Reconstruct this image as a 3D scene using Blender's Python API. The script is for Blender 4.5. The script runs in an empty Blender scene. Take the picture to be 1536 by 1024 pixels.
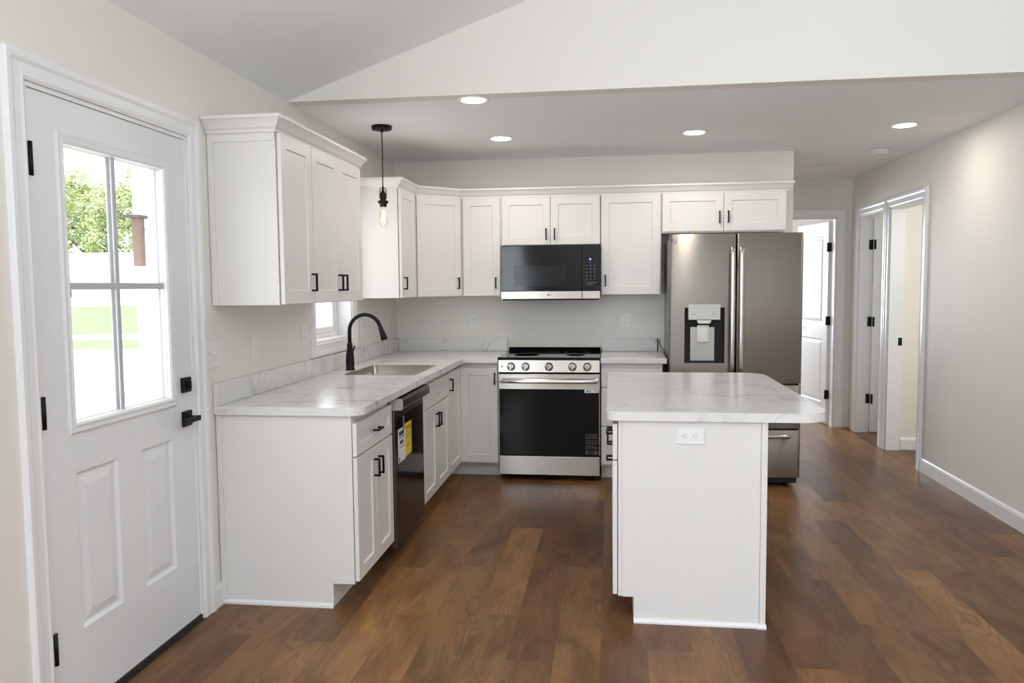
import bpy, bmesh, math, random
from mathutils import Vector, Matrix
random.seed(7)
sc = bpy.context.scene
COL = sc.collection

# ------------------------------------------------------------------ camera
F_PX, YAW, PITCH, ROLL = 1157.17, math.radians(7.3336), math.radians(4.0833), math.radians(-0.5017)
cam_d = bpy.data.cameras.new('camera')
cam_d.sensor_fit = 'HORIZONTAL'; cam_d.sensor_width = 36.0
cam_d.lens = F_PX / 1536 * 36.0
cam_d.clip_start = 0.05; cam_d.clip_end = 500
cam = bpy.data.objects.new('camera', cam_d); COL.objects.link(cam)
fw = Vector((math.sin(-YAW)*math.cos(PITCH), math.cos(YAW)*math.cos(PITCH), -math.sin(PITCH)))
rt = fw.cross(Vector((0, 0, 1))).normalized(); up = rt.cross(fw)
r2 = rt*math.cos(ROLL) + up*math.sin(ROLL); u2 = -rt*math.sin(ROLL) + up*math.cos(ROLL)
M = Matrix((r2, u2, -fw)).transposed().to_4x4()
M.translation = Vector((1.77, -6.249, 1.4351))
cam.matrix_world = M
sc.camera = cam

# ------------------------------------------------------------------ view, world, sun, daylight, added fill
sc.view_settings.view_transform = 'Standard'
sc.view_settings.look = 'None'
sc.view_settings.gamma = 1.0
sc.view_settings.use_curve_mapping = False
sc.view_settings.exposure = 0.72

w = bpy.data.worlds.new('sky'); sc.world = w
w.use_nodes = True
nt = w.node_tree; nt.nodes.clear()
wo = nt.nodes.new('ShaderNodeOutputWorld'); bg = nt.nodes.new('ShaderNodeBackground')
bg.inputs['Color'].default_value = (0.93, 0.96, 1.0, 1); bg.inputs['Strength'].default_value = 2.2
nt.links.new(bg.outputs[0], wo.inputs[0])

def sun(name, strength, rot, angle=2.0):
    l = bpy.data.lights.new(name, 'SUN'); l.energy = strength; l.angle = math.radians(angle)
    l.color = (1, 0.97, 0.92)
    o = bpy.data.objects.new(name, l); COL.objects.link(o); o.rotation_euler = rot
    return o
sun('sun', 6.0, (math.radians(8), math.radians(-25), 0))

def area(name, loc, target, sx, sy, power, color=(1, 1, 1), spread=180):
    l = bpy.data.lights.new(name, 'AREA'); l.shape = 'RECTANGLE'; l.size = sx; l.size_y = sy
    l.energy = power; l.color = color; l.spread = math.radians(spread)
    o = bpy.data.objects.new(name, l); COL.objects.link(o); o.location = loc
    d = Vector(target) - Vector(loc)
    o.rotation_euler = d.to_track_quat('-Z', 'Y').to_euler()
    return o
DAY = (0.80, 0.90, 1.0); XR_ROOM = 4.121
area('daylight_side_window', (0.05, -7.4, 1.45), (4, -6.2, 2.0), 1.6, 1.5, 58, DAY)
area('daylight_kitchen_window', (-0.16, -1.62, 1.6), (3, -1.8, 2.9), 0.30, 0.9, 1.0, DAY)
area('daylight_far_room', (2.55, 4.9, 1.5), (3.6, 2.0, 1.0), 1.6, 1.4, 48, (.84, .92, 1))
area('fill_bath', (5.9, 1.2, 1.6), (4.2, 1.2, 1.2), 0.6, 0.8, 7, (1, .98, .9))  # added area fill inside the farther side room, which has no window
area('fill_closet_room', (5.2, -1.1, 1.9), (5.0, 0.7, 1.2), 1.0, 0.8, 12, (1, .98, .9))  # added fill to brighten the nearer side room

def bulb(name, loc, power, r, color=(.93, .965, 1)):
    l = bpy.data.lights.new(name, 'POINT'); l.energy = power; l.shadow_soft_size = r; l.color = color
    o = bpy.data.objects.new(name, l); COL.objects.link(o); o.location = loc; return o
area('bounce_fill', (2.3, -7.5, 1.35), (2.3, -7.4, 3.3), 0.8, 0.8, 88, (.84, .92, 1))  # added upward fill behind the camera like a bounce flash, no fixture

# ------------------------------------------------------------------ materials
def newmat(name):
    m = bpy.data.materials.new(name); m.use_nodes = True
    n = m.node_tree.nodes; b = n['Principled BSDF']
    return m, m.node_tree, b
def lnk(t, a, b): t.links.new(a, b)
def nd(t, kind, **kw):
    n = t.nodes.new(kind)
    for k, v in kw.items(): setattr(n, k, v)
    return n
def val(t, op, a, b=None, clamp=False):
    n = t.nodes.new('ShaderNodeMath'); n.operation = op; n.use_clamp = clamp
    for i, x in enumerate((a, b)):
        if x is None: continue
        if isinstance(x, (int, float)): n.inputs[i].default_value = x
        else: t.links.new(x, n.inputs[i])
    return n.outputs[0]
def mixc(t, fac, a, b, mode='MIX'):
    n = t.nodes.new('ShaderNodeMix'); n.data_type = 'RGBA'; n.blend_type = mode
    for i, x in ((0, fac), (6, a), (7, b)):
        if isinstance(x, (int, float)): n.inputs[i].default_value = x
        elif isinstance(x, tuple): n.inputs[i].default_value = (*x, 1) if len(x) == 3 else x
        else: t.links.new(x, n.inputs[i])
    return n.outputs[2]
def ramp(t, fac, pts):
    n = t.nodes.new('ShaderNodeValToRGB'); e = n.color_ramp.elements
    while len(e) < len(pts): e.new(0.5)
    for el, (p, c) in zip(e, pts):
        el.position = p; el.color = (*c, 1) if len(c) == 3 else c
    t.links.new(fac, n.inputs[0]); return n.outputs[0]
def bump(t, b, h, strength=0.1, dist=0.002):
    n = t.nodes.new('ShaderNodeBump'); n.inputs['Strength'].default_value = strength
    n.inputs['Distance'].default_value = dist
    t.links.new(h, n.inputs['Height']); t.links.new(n.outputs[0], b.inputs['Normal'])

def paint(name, col, rough=0.5, tex=0.06, scale=260, spec=0.4):
    m, t, b = newmat(name)
    b.inputs['Roughness'].default_value = rough
    b.inputs['Specular IOR Level'].default_value = spec
    g = nd(t, 'ShaderNodeNewGeometry')
    no = nd(t, 'ShaderNodeTexNoise'); no.inputs['Scale'].default_value = scale; no.inputs['Detail'].default_value = 2
    lnk(t, g.outputs['Position'], no.inputs['Vector'])
    n2 = nd(t, 'ShaderNodeTexNoise'); n2.inputs['Scale'].default_value = 1.7
    lnk(t, g.outputs['Position'], n2.inputs['Vector'])
    c = mixc(t, n2.outputs[0], tuple(x*0.985 for x in col), tuple(min(1, x*1.015) for x in col))
    lnk(t, c, b.inputs['Base Color'])
    if tex: bump(t, b, no.outputs[0], tex, 0.001)
    return m
def plain(name, col, rough=0.4, metal=0.0, spec=0.5, coat=0.0):
    m, t, b = newmat(name)
    g = nd(t, 'ShaderNodeNewGeometry'); no = nd(t, 'ShaderNodeTexNoise'); no.inputs['Scale'].default_value = 30
    lnk(t, g.outputs['Position'], no.inputs['Vector'])
    lnk(t, mixc(t, no.outputs[0], tuple(x*0.97 for x in col), tuple(min(1, x*1.03) for x in col)), b.inputs['Base Color'])
    b.inputs['Roughness'].default_value = rough; b.inputs['Metallic'].default_value = metal
    b.inputs['Specular IOR Level'].default_value = spec; b.inputs['Coat Weight'].default_value = coat
    return m
def steel(name, col, rough=0.28, axis='x', amount=0.012, aniso=0.8):
    m, t, b = newmat(name)
    b.inputs['Metallic'].default_value = 1.0
    g = nd(t, 'ShaderNodeNewGeometry'); mp = nd(t, 'ShaderNodeMapping')
    mp.inputs['Scale'].default_value = (3, 3, 900) if axis == 'x' else (900, 900, 4)
    lnk(t, g.outputs['Position'], mp.inputs[0])
    no = nd(t, 'ShaderNodeTexNoise'); no.inputs['Scale'].default_value = 1; no.inputs['Detail'].default_value = 3
    lnk(t, mp.outputs[0], no.inputs['Vector'])
    lnk(t, mixc(t, no.outputs[0], tuple(x*(1-amount) for x in col), tuple(min(1, x*(1+amount)) for x in col)), b.inputs['Base Color'])
    b.inputs['Roughness'].default_value = rough
    b.inputs['Anisotropic'].default_value = aniso
    tg = nd(t, 'ShaderNodeCombineXYZ'); tg.inputs[0].default_value = .02; tg.inputs[1].default_value = .02; tg.inputs[2].default_value = 1.0
    lnk(t, tg.outputs[0], b.inputs['Tangent'])
    return m
def emis(name, col, s):
    m, t, b = newmat(name)
    b.inputs['Base Color'].default_value = (*col, 1)
    b.inputs['Emission Color'].default_value = (*col, 1); b.inputs['Emission Strength'].default_value = s
    return m

def marble():
    m, t, b = newmat('marble_laminate')
    g = nd(t, 'ShaderNodeNewGeometry')
    mp = nd(t, 'ShaderNodeMapping'); mp.inputs['Rotation'].default_value = (0.5, 0.35, 0.6)
    mp.inputs['Scale'].default_value = (1.0, 1.7, 1.3)
    lnk(t, g.outputs['Position'], mp.inputs[0])
    def veins(scale, width, detail, dist, off):
        m2 = nd(t, 'ShaderNodeVectorMath', operation='ADD'); m2.inputs[1].default_value = off
        lnk(t, mp.outputs[0], m2.inputs[0])
        n = nd(t, 'ShaderNodeTexNoise'); n.inputs['Scale'].default_value = scale
        n.inputs['Detail'].default_value = detail; n.inputs['Distortion'].default_value = dist; n.inputs['Roughness'].default_value = .55
        lnk(t, m2.outputs[0], n.inputs['Vector'])
        a = val(t, 'ABSOLUTE', val(t, 'SUBTRACT', n.outputs[0], 0.5))
        a = val(t, 'SUBTRACT', 1.0, val(t, 'DIVIDE', a, width), clamp=True)
        k = nd(t, 'ShaderNodeTexNoise'); k.inputs['Scale'].default_value = scale*1.1; k.inputs['Detail'].default_value = 2
        m3 = nd(t, 'ShaderNodeVectorMath', operation='ADD'); m3.inputs[1].default_value = (off[2]+3, off[0]+9, 5)
        lnk(t, mp.outputs[0], m3.inputs[0]); lnk(t, m3.outputs[0], k.inputs['Vector'])
        msk = ramp(t, k.outputs[0], [(0.47, (0, 0, 0)), (0.61, (1, 1, 1))])
        return val(t, 'MULTIPLY', a, msk)
    v1 = veins(2.2, 0.017, 6, 0.9, (0, 0, 0)); v2 = veins(1.5, 0.03, 5, 0.6, (11, 4, 7)); v3 = veins(2.6, 0.05, 5, 0.8, (3, 17, 2))
    cl = nd(t, 'ShaderNodeTexNoise'); cl.inputs['Scale'].default_value = 2.2; cl.inputs['Detail'].default_value = 4
    lnk(t, mp.outputs[0], cl.inputs['Vector'])
    c = mixc(t, cl.outputs[0], (0.70, 0.69, 0.69), (0.80, 0.79, 0.78))
    c = mixc(t, val(t, 'MULTIPLY', v3, 0.30), c, (0.62, 0.55, 0.50))
    c = mixc(t, val(t, 'MULTIPLY', v2, 0.5), c, (0.48, 0.46, 0.47))
    c = mixc(t, val(t, 'MULTIPLY', v1, 0.8), c, (0.34, 0.33, 0.34))
    lnk(t, c, b.inputs['Base Color']); b.inputs['Roughness'].default_value = 0.22
    b.inputs['Specular IOR Level'].default_value = 0.5
    return m

def planks():
    m, t, b = newmat('vinyl_plank_floor')
    W, L = 0.180, 1.22
    g = nd(t, 'ShaderNodeNewGeometry'); s = nd(t, 'ShaderNodeSeparateXYZ'); lnk(t, g.outputs['Position'], s.inputs[0])
    xw = val(t, 'DIVIDE', val(t, 'ADD', s.outputs[0], 20.05), W)
    col = val(t, 'FLOOR', xw); fx = val(t, 'FRACT', xw)
    wn = nd(t, 'ShaderNodeTexWhiteNoise', noise_dimensions='1D'); lnk(t, col, wn.inputs['W'])
    yl = val(t, 'ADD', val(t, 'DIVIDE', val(t, 'ADD', s.outputs[1], 30.0), L), wn.outputs['Value'])
    row = val(t, 'FLOOR', yl); fy = val(t, 'FRACT', yl)
    cb = nd(t, 'ShaderNodeCombineXYZ'); lnk(t, col, cb.inputs[0]); lnk(t, row, cb.inputs[1])
    w2 = nd(t, 'ShaderNodeTexWhiteNoise', noise_dimensions='3D'); lnk(t, cb.outputs[0], w2.inputs['Vector'])
    r = w2.outputs['Value']
    # grain coordinate: per plank offset
    off = nd(t, 'ShaderNodeVectorMath', operation='SCALE'); lnk(t, w2.outputs['Color'], off.inputs[0]); off.inputs['Scale'].default_value = 37.0
    pos = nd(t, 'ShaderNodeVectorMath', operation='ADD'); lnk(t, g.outputs['Position'], pos.inputs[0]); lnk(t, off.outputs[0], pos.inputs[1])
    def noise(sc3, detail, dist=0.0, rough=.5):
        mp = nd(t, 'ShaderNodeMapping'); mp.inputs['Scale'].default_value = sc3; lnk(t, pos.outputs[0], mp.inputs[0])
        n = nd(t, 'ShaderNodeTexNoise'); n.inputs['Scale'].default_value = 1; n.inputs['Detail'].default_value = detail
        n.inputs['Distortion'].default_value = dist; n.inputs['Roughness'].default_value = rough
        lnk(t, mp.outputs[0], n.inputs['Vector']); return n.outputs[0]
    big = noise((5.0, 1.1, 1), 2, 0.3)
    rings = val(t, 'MULTIPLY_ADD', val(t, 'SINE', val(t, 'MULTIPLY', noise((6.0, 1.0, 1), 1, 0.5), 150.0)), 0.5); rings.node.inputs[2].default_value = 0.5
    fine = noise((150, 5, 1), 3, 0.2, .6)
    blot = noise((9, 2.6, 1), 4, 0.8, .6)
    base = ramp(t, r, [(0.0, (0.110, 0.049, 0.024)), (0.22, (0.235, 0.120, 0.048)), (0.45, (0.160, 0.075, 0.033)), (0.62, (0.295, 0.152, 0.060)), (0.82, (0.205, 0.101, 0.041)), (1.0, (0.120, 0.057, 0.030))])
    c = mixc(t, ramp(t, blot, [(0.32, (0, 0, 0)), (0.62, (1, 1, 1))]), mixc(t, 1.0, base, (0.55, 0.50, 0.50), 'MULTIPLY'), base)
    c = mixc(t, ramp(t, big, [(0.35, (0, 0, 0)), (0.7, (1, 1, 1))]), c, mixc(t, 1.0, c, (1.28, 1.25, 1.18), 'MULTIPLY'))
    rg = val(t, 'MULTIPLY', ramp(t, rings, [(0.72, (0, 0, 0)), (1.0, (1, 1, 1))]), ramp(t, noise((3.5, .9, 1), 1), [(0.46, (0, 0, 0)), (0.6, (1, 1, 1))]))
    c = mixc(t, val(t, 'MULTIPLY', rg, 0.5), c, (0.085, 0.045, 0.026))
    c = mixc(t, val(t, 'MULTIPLY', ramp(t, fine, [(0.45, (0, 0, 0)), (0.75, (1, 1, 1))]), 0.30), c, (0.095, 0.052, 0.032))
    ex = val(t, 'MINIMUM', fx, val(t, 'SUBTRACT', 1.0, fx)); ey = val(t, 'MINIMUM', fy, val(t, 'SUBTRACT', 1.0, fy))
    sx = val(t, 'SUBTRACT', 1.0, val(t, 'DIVIDE', ex, 0.007), clamp=True); sy = val(t, 'SUBTRACT', 1.0, val(t, 'DIVIDE', ey, 0.0011), clamp=True)
    seam = val(t, 'MAXIMUM', sx, sy)
    c = mixc(t, val(t, 'MULTIPLY', seam, 0.45), c, (0.05, 0.028, 0.018))
    lnk(t, c, b.inputs['Base Color'])
    b.inputs['Specular IOR Level'].default_value = 0.25
    rr = val(t, 'MULTIPLY_ADD', fine, 0.14); rr.node.inputs[2].default_value = 0.27
    lnk(t, rr, b.inputs['Roughness'])
    h = val(t, 'SUBTRACT', val(t, 'MULTIPLY', fine, 0.35), seam)
    bump(t, b, h, 0.12, 0.002)
    return m

def pane_glass(name, tint=(1, 1, 1), refl=0.05):
    m = bpy.data.materials.new(name); m.use_nodes = True; t = m.node_tree; t.nodes.clear()
    o = nd(t, 'ShaderNodeOutputMaterial'); tr = nd(t, 'ShaderNodeBsdfTransparent'); tr.inputs[0].default_value = (*tint, 1)
    gl = nd(t, 'ShaderNodeBsdfGlossy'); gl.inputs['Roughness'].default_value = 0.02
    lw = nd(t, 'ShaderNodeLayerWeight'); lw.inputs[0].default_value = 0.5
    fr = val(t, 'ADD', val(t, 'MULTIPLY', val(t, 'POWER', lw.outputs['Facing'], 5.0), 0.95), 0.04)
    mx = nd(t, 'ShaderNodeMixShader'); lnk(t, fr, mx.inputs[0]); lnk(t, tr.outputs[0], mx.inputs[1]); lnk(t, gl.outputs[0], mx.inputs[2])
    lnk(t, mx.outputs[0], o.inputs[0]); return m

def foliage_mat(name, c1, c2):
    m, t, b = newmat(name)
    g = nd(t, 'ShaderNodeNewGeometry'); no = nd(t, 'ShaderNodeTexNoise'); no.inputs['Scale'].default_value = 1.3; no.inputs['Detail'].default_value = 4
    lnk(t, g.outputs['Position'], no.inputs['Vector'])
    lnk(t, ramp(t, no.outputs[0], [(0.35, c1), (0.65, c2)]), b.inputs['Base Color']); b.inputs['Roughness'].default_value = 0.7
    b.inputs['Subsurface Weight'].default_value = 0.0
    return m

MT = dict(
    wall=paint('wall_paint', (0.815, 0.790, 0.742), 0.55),
    ceil=paint('ceiling_paint', (0.93, 0.93, 0.935), 0.7),
    trim=paint('trim_paint', (0.83, 0.835, 0.85), 0.32, 0),
    door=paint('door_paint', (0.80, 0.81, 0.83), 0.35, 0.02, 500),
    cab=paint('cabinet_paint', (0.775, 0.757, 0.737), 0.33, 0.02, 400),
    toe=paint('toe_kick_paint', (0.74, 0.74, 0.75), 0.45, 0),
    marble=marble(), floor=planks(),
    black=plain('matte_black_metal', (0.006, 0.006, 0.0065), 0.45, 0, 0.22),
    gap=plain('dark_gap', (0.02, 0.02, 0.02), 0.8),
    steel=steel('brushed_stainless', (0.47, 0.445, 0.405), 0.27, 'x'),
    steelv=steel('brushed_stainless_fridge', (0.315, 0.293, 0.267), 0.40, 'x', .012, .94),
    sinksteel=steel('sink_steel', (0.55, 0.53, 0.50), 0.3, 'x'),
    darksteel=steel('dark_stainless', (0.17, 0.155, 0.14), 0.24, 'x'),
    fridgeside=plain('fridge_side_grey', (0.30, 0.31, 0.32), 0.45, 0.2),
    handle=steel('handle_steel', (0.58, 0.565, 0.55), 0.2, 'x'),
    blackglass=plain('black_glass', (0.004, 0.005, 0.006), 0.08, 0, 0.22),
    cooktop=plain('cooktop_glass', (0.004, 0.004, 0.005), 0.07, 0, 0.3),
    burner=plain('burner_ring', (0.05, 0.05, 0.05), 0.3),
    mwwin=plain('microwave_window', (0.008, 0.008, 0.009), 0.12, 0, 0.22),
    keys=plain('key_print', (0.22, 0.22, 0.24), 0.5),
    plate=plain('white_plastic', (0.83, 0.83, 0.83), 0.35),
    slot=plain('outlet_slot', (0.08, 0.08, 0.08), 0.6),
    paper=plain('white_paper', (0.78, 0.77, 0.80), 0.6),
    yellow=plain('yellow_label', (0.80, 0.58, 0.03), 0.6),
    ink=plain('ink', (0.06, 0.06, 0.07), 0.6),
    greyprint=plain('grey_print', (0.22, 0.22, 0.22), 0.5),
    yellowprint=plain('yellow_label_print', (0.50, 0.30, 0.02), 0.6),
    dwglass=plain('dishwasher_front', (0.020, 0.017, 0.015), 0.10, 0.3, 0.6),
    tape=plain('clear_tape', (0.22, 0.22, 0.24), 0.3),
    glass=pane_glass('window_glass'), bulbglass=pane_glass('bulb_glass', (1, .97, .9)),
    lightdisc=emis('recessed_diffuser', (1, 0.98, 0.94), 14.0),
    filament=emis('filament', (1, 0.72, 0.30), 9.0),
    led=emis('display_led', (0.15, 0.12, 1.0), 3.0),
    grey=plain('dispenser_grey', (0.50, 0.49, 0.47), 0.35, 0.5),
    recess=plain('dispenser_dark', (0.03, 0.035, 0.045), 0.25),
    concrete=paint('concrete', (0.62, 0.61, 0.58), 0.85, 0.1, 40),
    grass=foliage_mat('grass', (0.082, 0.125, 0.045), (0.112, 0.16, 0.065)),
    leaf=foliage_mat('leaves', (0.30, 0.39, 0.14), (0.45, 0.53, 0.25)),
    bark=plain('bark', (0.12, 0.09, 0.07), 0.9),
    brown=plain('brown_wood', (0.15, 0.095, 0.075), 0.7),
    darkroof=plain('dark_cap', (0.05, 0.045, 0.045), 0.7),
    shingle=plain('pale_shingle', (0.155, 0.155, 0.16), 0.8),
    siding=plain('white_siding', (0.75, 0.75, 0.74), 0.7),
    vinyl=plain('white_vinyl', (0.84, 0.84, 0.85), 0.35),
    muntin=plain('grey_muntin', (0.50, 0.52, 0.55), 0.4),
)

# ------------------------------------------------------------------ helpers
class MB:
    def __init__(s): s.v = []; s.f = []; s.sm = []
    def add(s, vs, fs, smooth=False):
        o = len(s.v); s.v += [tuple(x) for x in vs]
        for f in fs: s.f.append(tuple(i+o for i in f)); s.sm.append(smooth)
        return s
    def box(s, x0, x1, y0, y1, z0, z1):
        x0, x1 = sorted((x0, x1)); y0, y1 = sorted((y0, y1)); z0, z1 = sorted((z0, z1))
        return s.add([(x0,y0,z0),(x1,y0,z0),(x1,y1,z0),(x0,y1,z0),(x0,y0,z1),(x1,y0,z1),(x1,y1,z1),(x0,y1,z1)],
              [(0,3,2,1),(4,5,6,7),(0,1,5,4),(1,2,6,5),(2,3,7,6),(3,0,4,7)])
    def lathe(s, prof, c=(0,0,0), ax='z', n=24, smooth=True):
        # prof [(r, h)]
        vs = []
        for r, h in prof:
            for k in range(n):
                a = 2*math.pi*k/n; p, q = r*math.cos(a), r*math.sin(a)
                if ax == 'z': vs.append((c[0]+p, c[1]+q, c[2]+h))
                elif ax == 'y': vs.append((c[0]+p, c[1]+h, c[2]+q))
                else: vs.append((c[0]+h, c[1]+p, c[2]+q))
        fs = []
        for i in range(len(prof)-1):
            for k in range(n):
                a, b = i*n+k, i*n+(k+1) % n
                fs.append((a, b, b+n, a+n))
        s.add(vs, fs, smooth)
        o = len(s.v)-len(vs)
        s.f.append(tuple(o+k for k in range(n))[::-1]); s.sm.append(False)
        o2 = o+(len(prof)-1)*n
        s.f.append(tuple(o2+k for k in range(n))); s.sm.append(False)
        return s
    def tube(s, pts, r, n=12, closed=False, smooth=True):
        pts = [Vector(p) for p in pts]; rs = r if isinstance(r, (list, tuple)) else [r]*len(pts)
        N = len(pts); vs = []; prev = None
        for i, p in enumerate(pts):
            if closed: d = pts[(i+1) % N]-pts[i-1]
            else: d = pts[min(i+1, N-1)]-pts[max(i-1, 0)]
            d.normalize()
            if prev is None:
                a = Vector((0,0,1)) if abs(d.z) < .9 else Vector((1,0,0))
                prev = d.cross(a).normalized()
            u = (prev - d*prev.dot(d)).normalized(); prev = u; v = d.cross(u)
            for k in range(n):
                t = 2*math.pi*k/n; vs.append(p + (u*math.cos(t)+v*math.sin(t))*rs[i])
        fs = []
        for i in range(N if closed else N-1):
            for k in range(n):
                a, b = i*n+k, i*n+(k+1) % n; c, d2 = ((i+1) % N)*n+(k+1) % n, ((i+1) % N)*n+k
                fs.append((a, b, c, d2))
        if not closed: fs += [tuple(range(n))[::-1], tuple((N-1)*n+k for k in range(n))]
        return s.add(vs, fs, smooth)
    def prism(s, poly, a0, a1, fn):
        # poly list of (p,q); fn(p,q,a)->xyz
        n = len(poly)
        vs = [fn(p, q, a0) for p, q in poly]+[fn(p, q, a1) for p, q in poly]
        fs = [tuple(range(n))[::-1], tuple(range(n, 2*n))]+[(i, (i+1) % n, (i+1) % n+n, i+n) for i in range(n)]
        return s.add(vs, fs)
    def slab(s, outer, holes, h0, h1, fn):
        # polygon with holes between heights; fn(p,q,h)->xyz
        bm = bmesh.new(); loops = []
        for lp in [outer]+list(holes):
            vv = [bm.verts.new((p, q, 0)) for p, q in lp]
            for i in range(len(vv)): bm.edges.new((vv[i], vv[(i+1) % len(vv)]))
            loops.append(lp)
        bmesh.ops.triangle_fill(bm, use_beauty=True, use_dissolve=False, edges=bm.edges[:])
        bm.verts.ensure_lookup_table(); bm.verts.index_update()
        pv = [(v.co.x, v.co.y) for v in bm.verts]; tri = [[v.index for v in f.verts] for f in bm.faces]
        bm.free()
        n = len(pv)
        vs = [fn(p, q, h0) for p, q in pv]+[fn(p, q, h1) for p, q in pv]
        fs = []
        for f in tri:
            fs.append(tuple(f[::-1])); fs.append(tuple(i+n for i in f))
        k = 0
        for lp in loops:
            m = len(lp)
            for i in range(m): fs.append((k+i, k+(i+1) % m, k+(i+1) % m+n, k+i+n))
            k += m
        return s.add(vs, fs)
    def sweep(s, path, prof, fn, closed=False, smooth=False):
        # path [(p,q)] ; prof [(o,h)] offset to the right-hand normal ; fn(p,q,h)->xyz ; prof is a closed loop
        P = [Vector(p) for p in path]; N = len(P); nor = []
        for i in range(N):
            def segn(a, b): d = (b-a).normalized(); return Vector((d.y, -d.x))
            if i == 0: m = segn(P[0], P[1])
            elif i == N-1: m = segn(P[-2], P[-1])
            else:
                n1, n2 = segn(P[i-1], P[i]), segn(P[i], P[i+1]); m = (n1+n2); m = m/ (m.dot(n1))
            nor.append(m)
        k = len(prof); vs = []
        for p, m in zip(P, nor):
            for o, h in prof: q = p+m*o; vs.append(fn(q.x, q.y, h))
        fs = []
        for i in range(N-1):
            for j in range(k):
                a, b = i*k+j, i*k+(j+1) % k
                fs.append((a, b, b+k, a+k))
        fs += [tuple(range(k))[::-1], tuple((N-1)*k+j for j in range(k))]
        return s.add(vs, fs, smooth)
    def build(s, name, mat, parent=None, bevel=0.0, loc=None, seg=2):
        me = bpy.data.meshes.new(name); me.from_pydata(s.v, [], s.f); me.update()
        bm = bmesh.new(); bm.from_mesh(me); bmesh.ops.recalc_face_normals(bm, faces=bm.faces[:]); bm.to_mesh(me); bm.free()
        for p, q in zip(me.polygons, s.sm): p.use_smooth = q
        me.materials.append(MT[mat] if isinstance(mat, str) else mat)
        o = bpy.data.objects.new(name, me); COL.objects.link(o)
        if parent is not None: o.parent = parent
        if loc: o.location = loc
        if bevel:
            b = o.modifiers.new('bevel', 'BEVEL'); b.width = bevel; b.segments = seg; b.limit_method = 'ANGLE'; b.angle_limit = math.radians(40)
            b.harden_normals = False
        return o
def merge(o, mb, mat):
    """print or surface pattern kept inside the part's own mesh as a second material"""
    me = o.data; n0 = len(me.polygons); me.materials.append(MT[mat]); k = len(me.materials)-1
    bm = bmesh.new(); bm.from_mesh(me); vs = [bm.verts.new(v) for v in mb.v]
    fs = [bm.faces.new([vs[i] for i in f]) for f in mb.f]
    for f in fs: f.material_index = k
    bmesh.ops.recalc_face_normals(bm, faces=fs); bm.to_mesh(me); bm.free()
def tag(o, label, cat, group=None, kind=None):
    o['label'] = label; o['category'] = cat
    if group: o['group'] = group
    if kind: o['kind'] = kind
    return o
def thing(name, label, cat, loc=(0,0,0), rz=0.0, group=None, kind=None):
    o = bpy.data.objects.new(name, None); o.empty_display_size = 0.1; COL.objects.link(o)
    o.location = loc; o.rotation_euler = (0, 0, rz)
    return tag(o, label, cat, group, kind)
def struct(o, label, cat): return tag(o, label, cat, kind='structure')
I3 = lambda x, y, z: (x, y, z)
def rrect(x0, x1, y0, y1, r, n=6):
    rs = r if isinstance(r, (list, tuple)) else [r]*4   # corners: (x0,y0),(x1,y0),(x1,y1),(x0,y1)
    out = []
    for (cx, cy, a0), rr in zip(((x0, y0, 180), (x1, y0, 270), (x1, y1, 0), (x0, y1, 90)), rs):
        sx = 1 if cx == x0 else -1; sy = 1 if cy == y0 else -1
        if rr <= 0: out.append((cx, cy)); continue
        for k in range(n+1):
            a = math.radians(a0+90*k/n); out.append((cx+sx*rr+rr*math.cos(a), cy+sy*rr+rr*math.sin(a)))
    return out

HALF = math.pi/2
# ------------------------------------------------------------------ room shell
CZ = 2.457; XR = 4.121; GY = -2.115; YF = -9.5
SL = 0.353; RX = XR+.14; RZ = CZ+SL*RX
DY0, DY1, DZ = -4.07, -3.165, 2.07            # entry door opening
WY0, WY1, WZ0, WZ1 = -1.80, -1.135, 1.10, 2.05   # kitchen window opening
o = MB().box(-0.14, 6.1, YF, 5.1, -0.15, 0).build('floor', 'floor'); struct(o, 'brown wood-look plank floor running through the kitchen and hallway', 'floor')
def rc(a0, a1, b0, b1): return [(a0, b0), (a1, b0), (a1, b1), (a0, b1)]
def notched(a0, a1, b0, top, openings):
    """wall outline whose floor line steps round each door opening (x0, x1, head)"""
    out_ = [(a0, b0)]
    for x0, x1, h in sorted(openings): out_ += [(x0, b0), (x0, h), (x1, h), (x1, b0)]
    return out_+[(a1, b0)]+top
SW = rc(-8.2, -6.6, 0.7, 2.15)
o = MB().slab(notched(YF, 5.1, 0, [(5.1, 2.6), (YF, 2.6)], [(DY0, DY1, DZ)]), [rc(WY0, WY1, WZ0, WZ1), SW], -0.14, 0, lambda a, b, h: (h, a, b)).build('wall_left', 'wall')
struct(o, 'cream wall holding the entry door and the kitchen sink window', 'wall')
o = MB().box(0, 3.165, 0, 0.12, 0, CZ).build('wall_back', 'wall'); struct(o, 'cream kitchen wall behind the range and the refrigerator', 'wall')
o = MB().box(3.045, 3.165, 0.12, 1.76, 0, CZ).build('wall_hall_side', 'wall'); struct(o, 'side wall of the hallway behind the refrigerator', 'wall')
ED0, ED1, EDZ = 3.20, 3.975, 2.08
o = MB().slab(notched(1.5, XR, 0, [(XR, CZ), (1.5, CZ)], [(ED0, ED1, EDZ)]), [], 1.76, 1.87, lambda a, b, h: (a, h, b)).build('wall_hall_end', 'wall'); struct(o, 'end wall of the hallway around the open panel door', 'wall')
A0, A1, B0, B1, SZ = 0.87, 1.51, 0.0, 0.69, 2.07
o = MB().slab(notched(YF, 1.87, 0, [(1.87, CZ+.05), (GY+.05, CZ+.05), (GY+.05, RZ+.1), (YF, RZ+.1)], [(A0, A1, SZ), (B0, B1, SZ)]), [], XR, XR+.11, lambda a, b, h: (h, a, b)).build('wall_right', 'wall'); struct(o, 'long cream wall at right with two doorways', 'wall')
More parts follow.
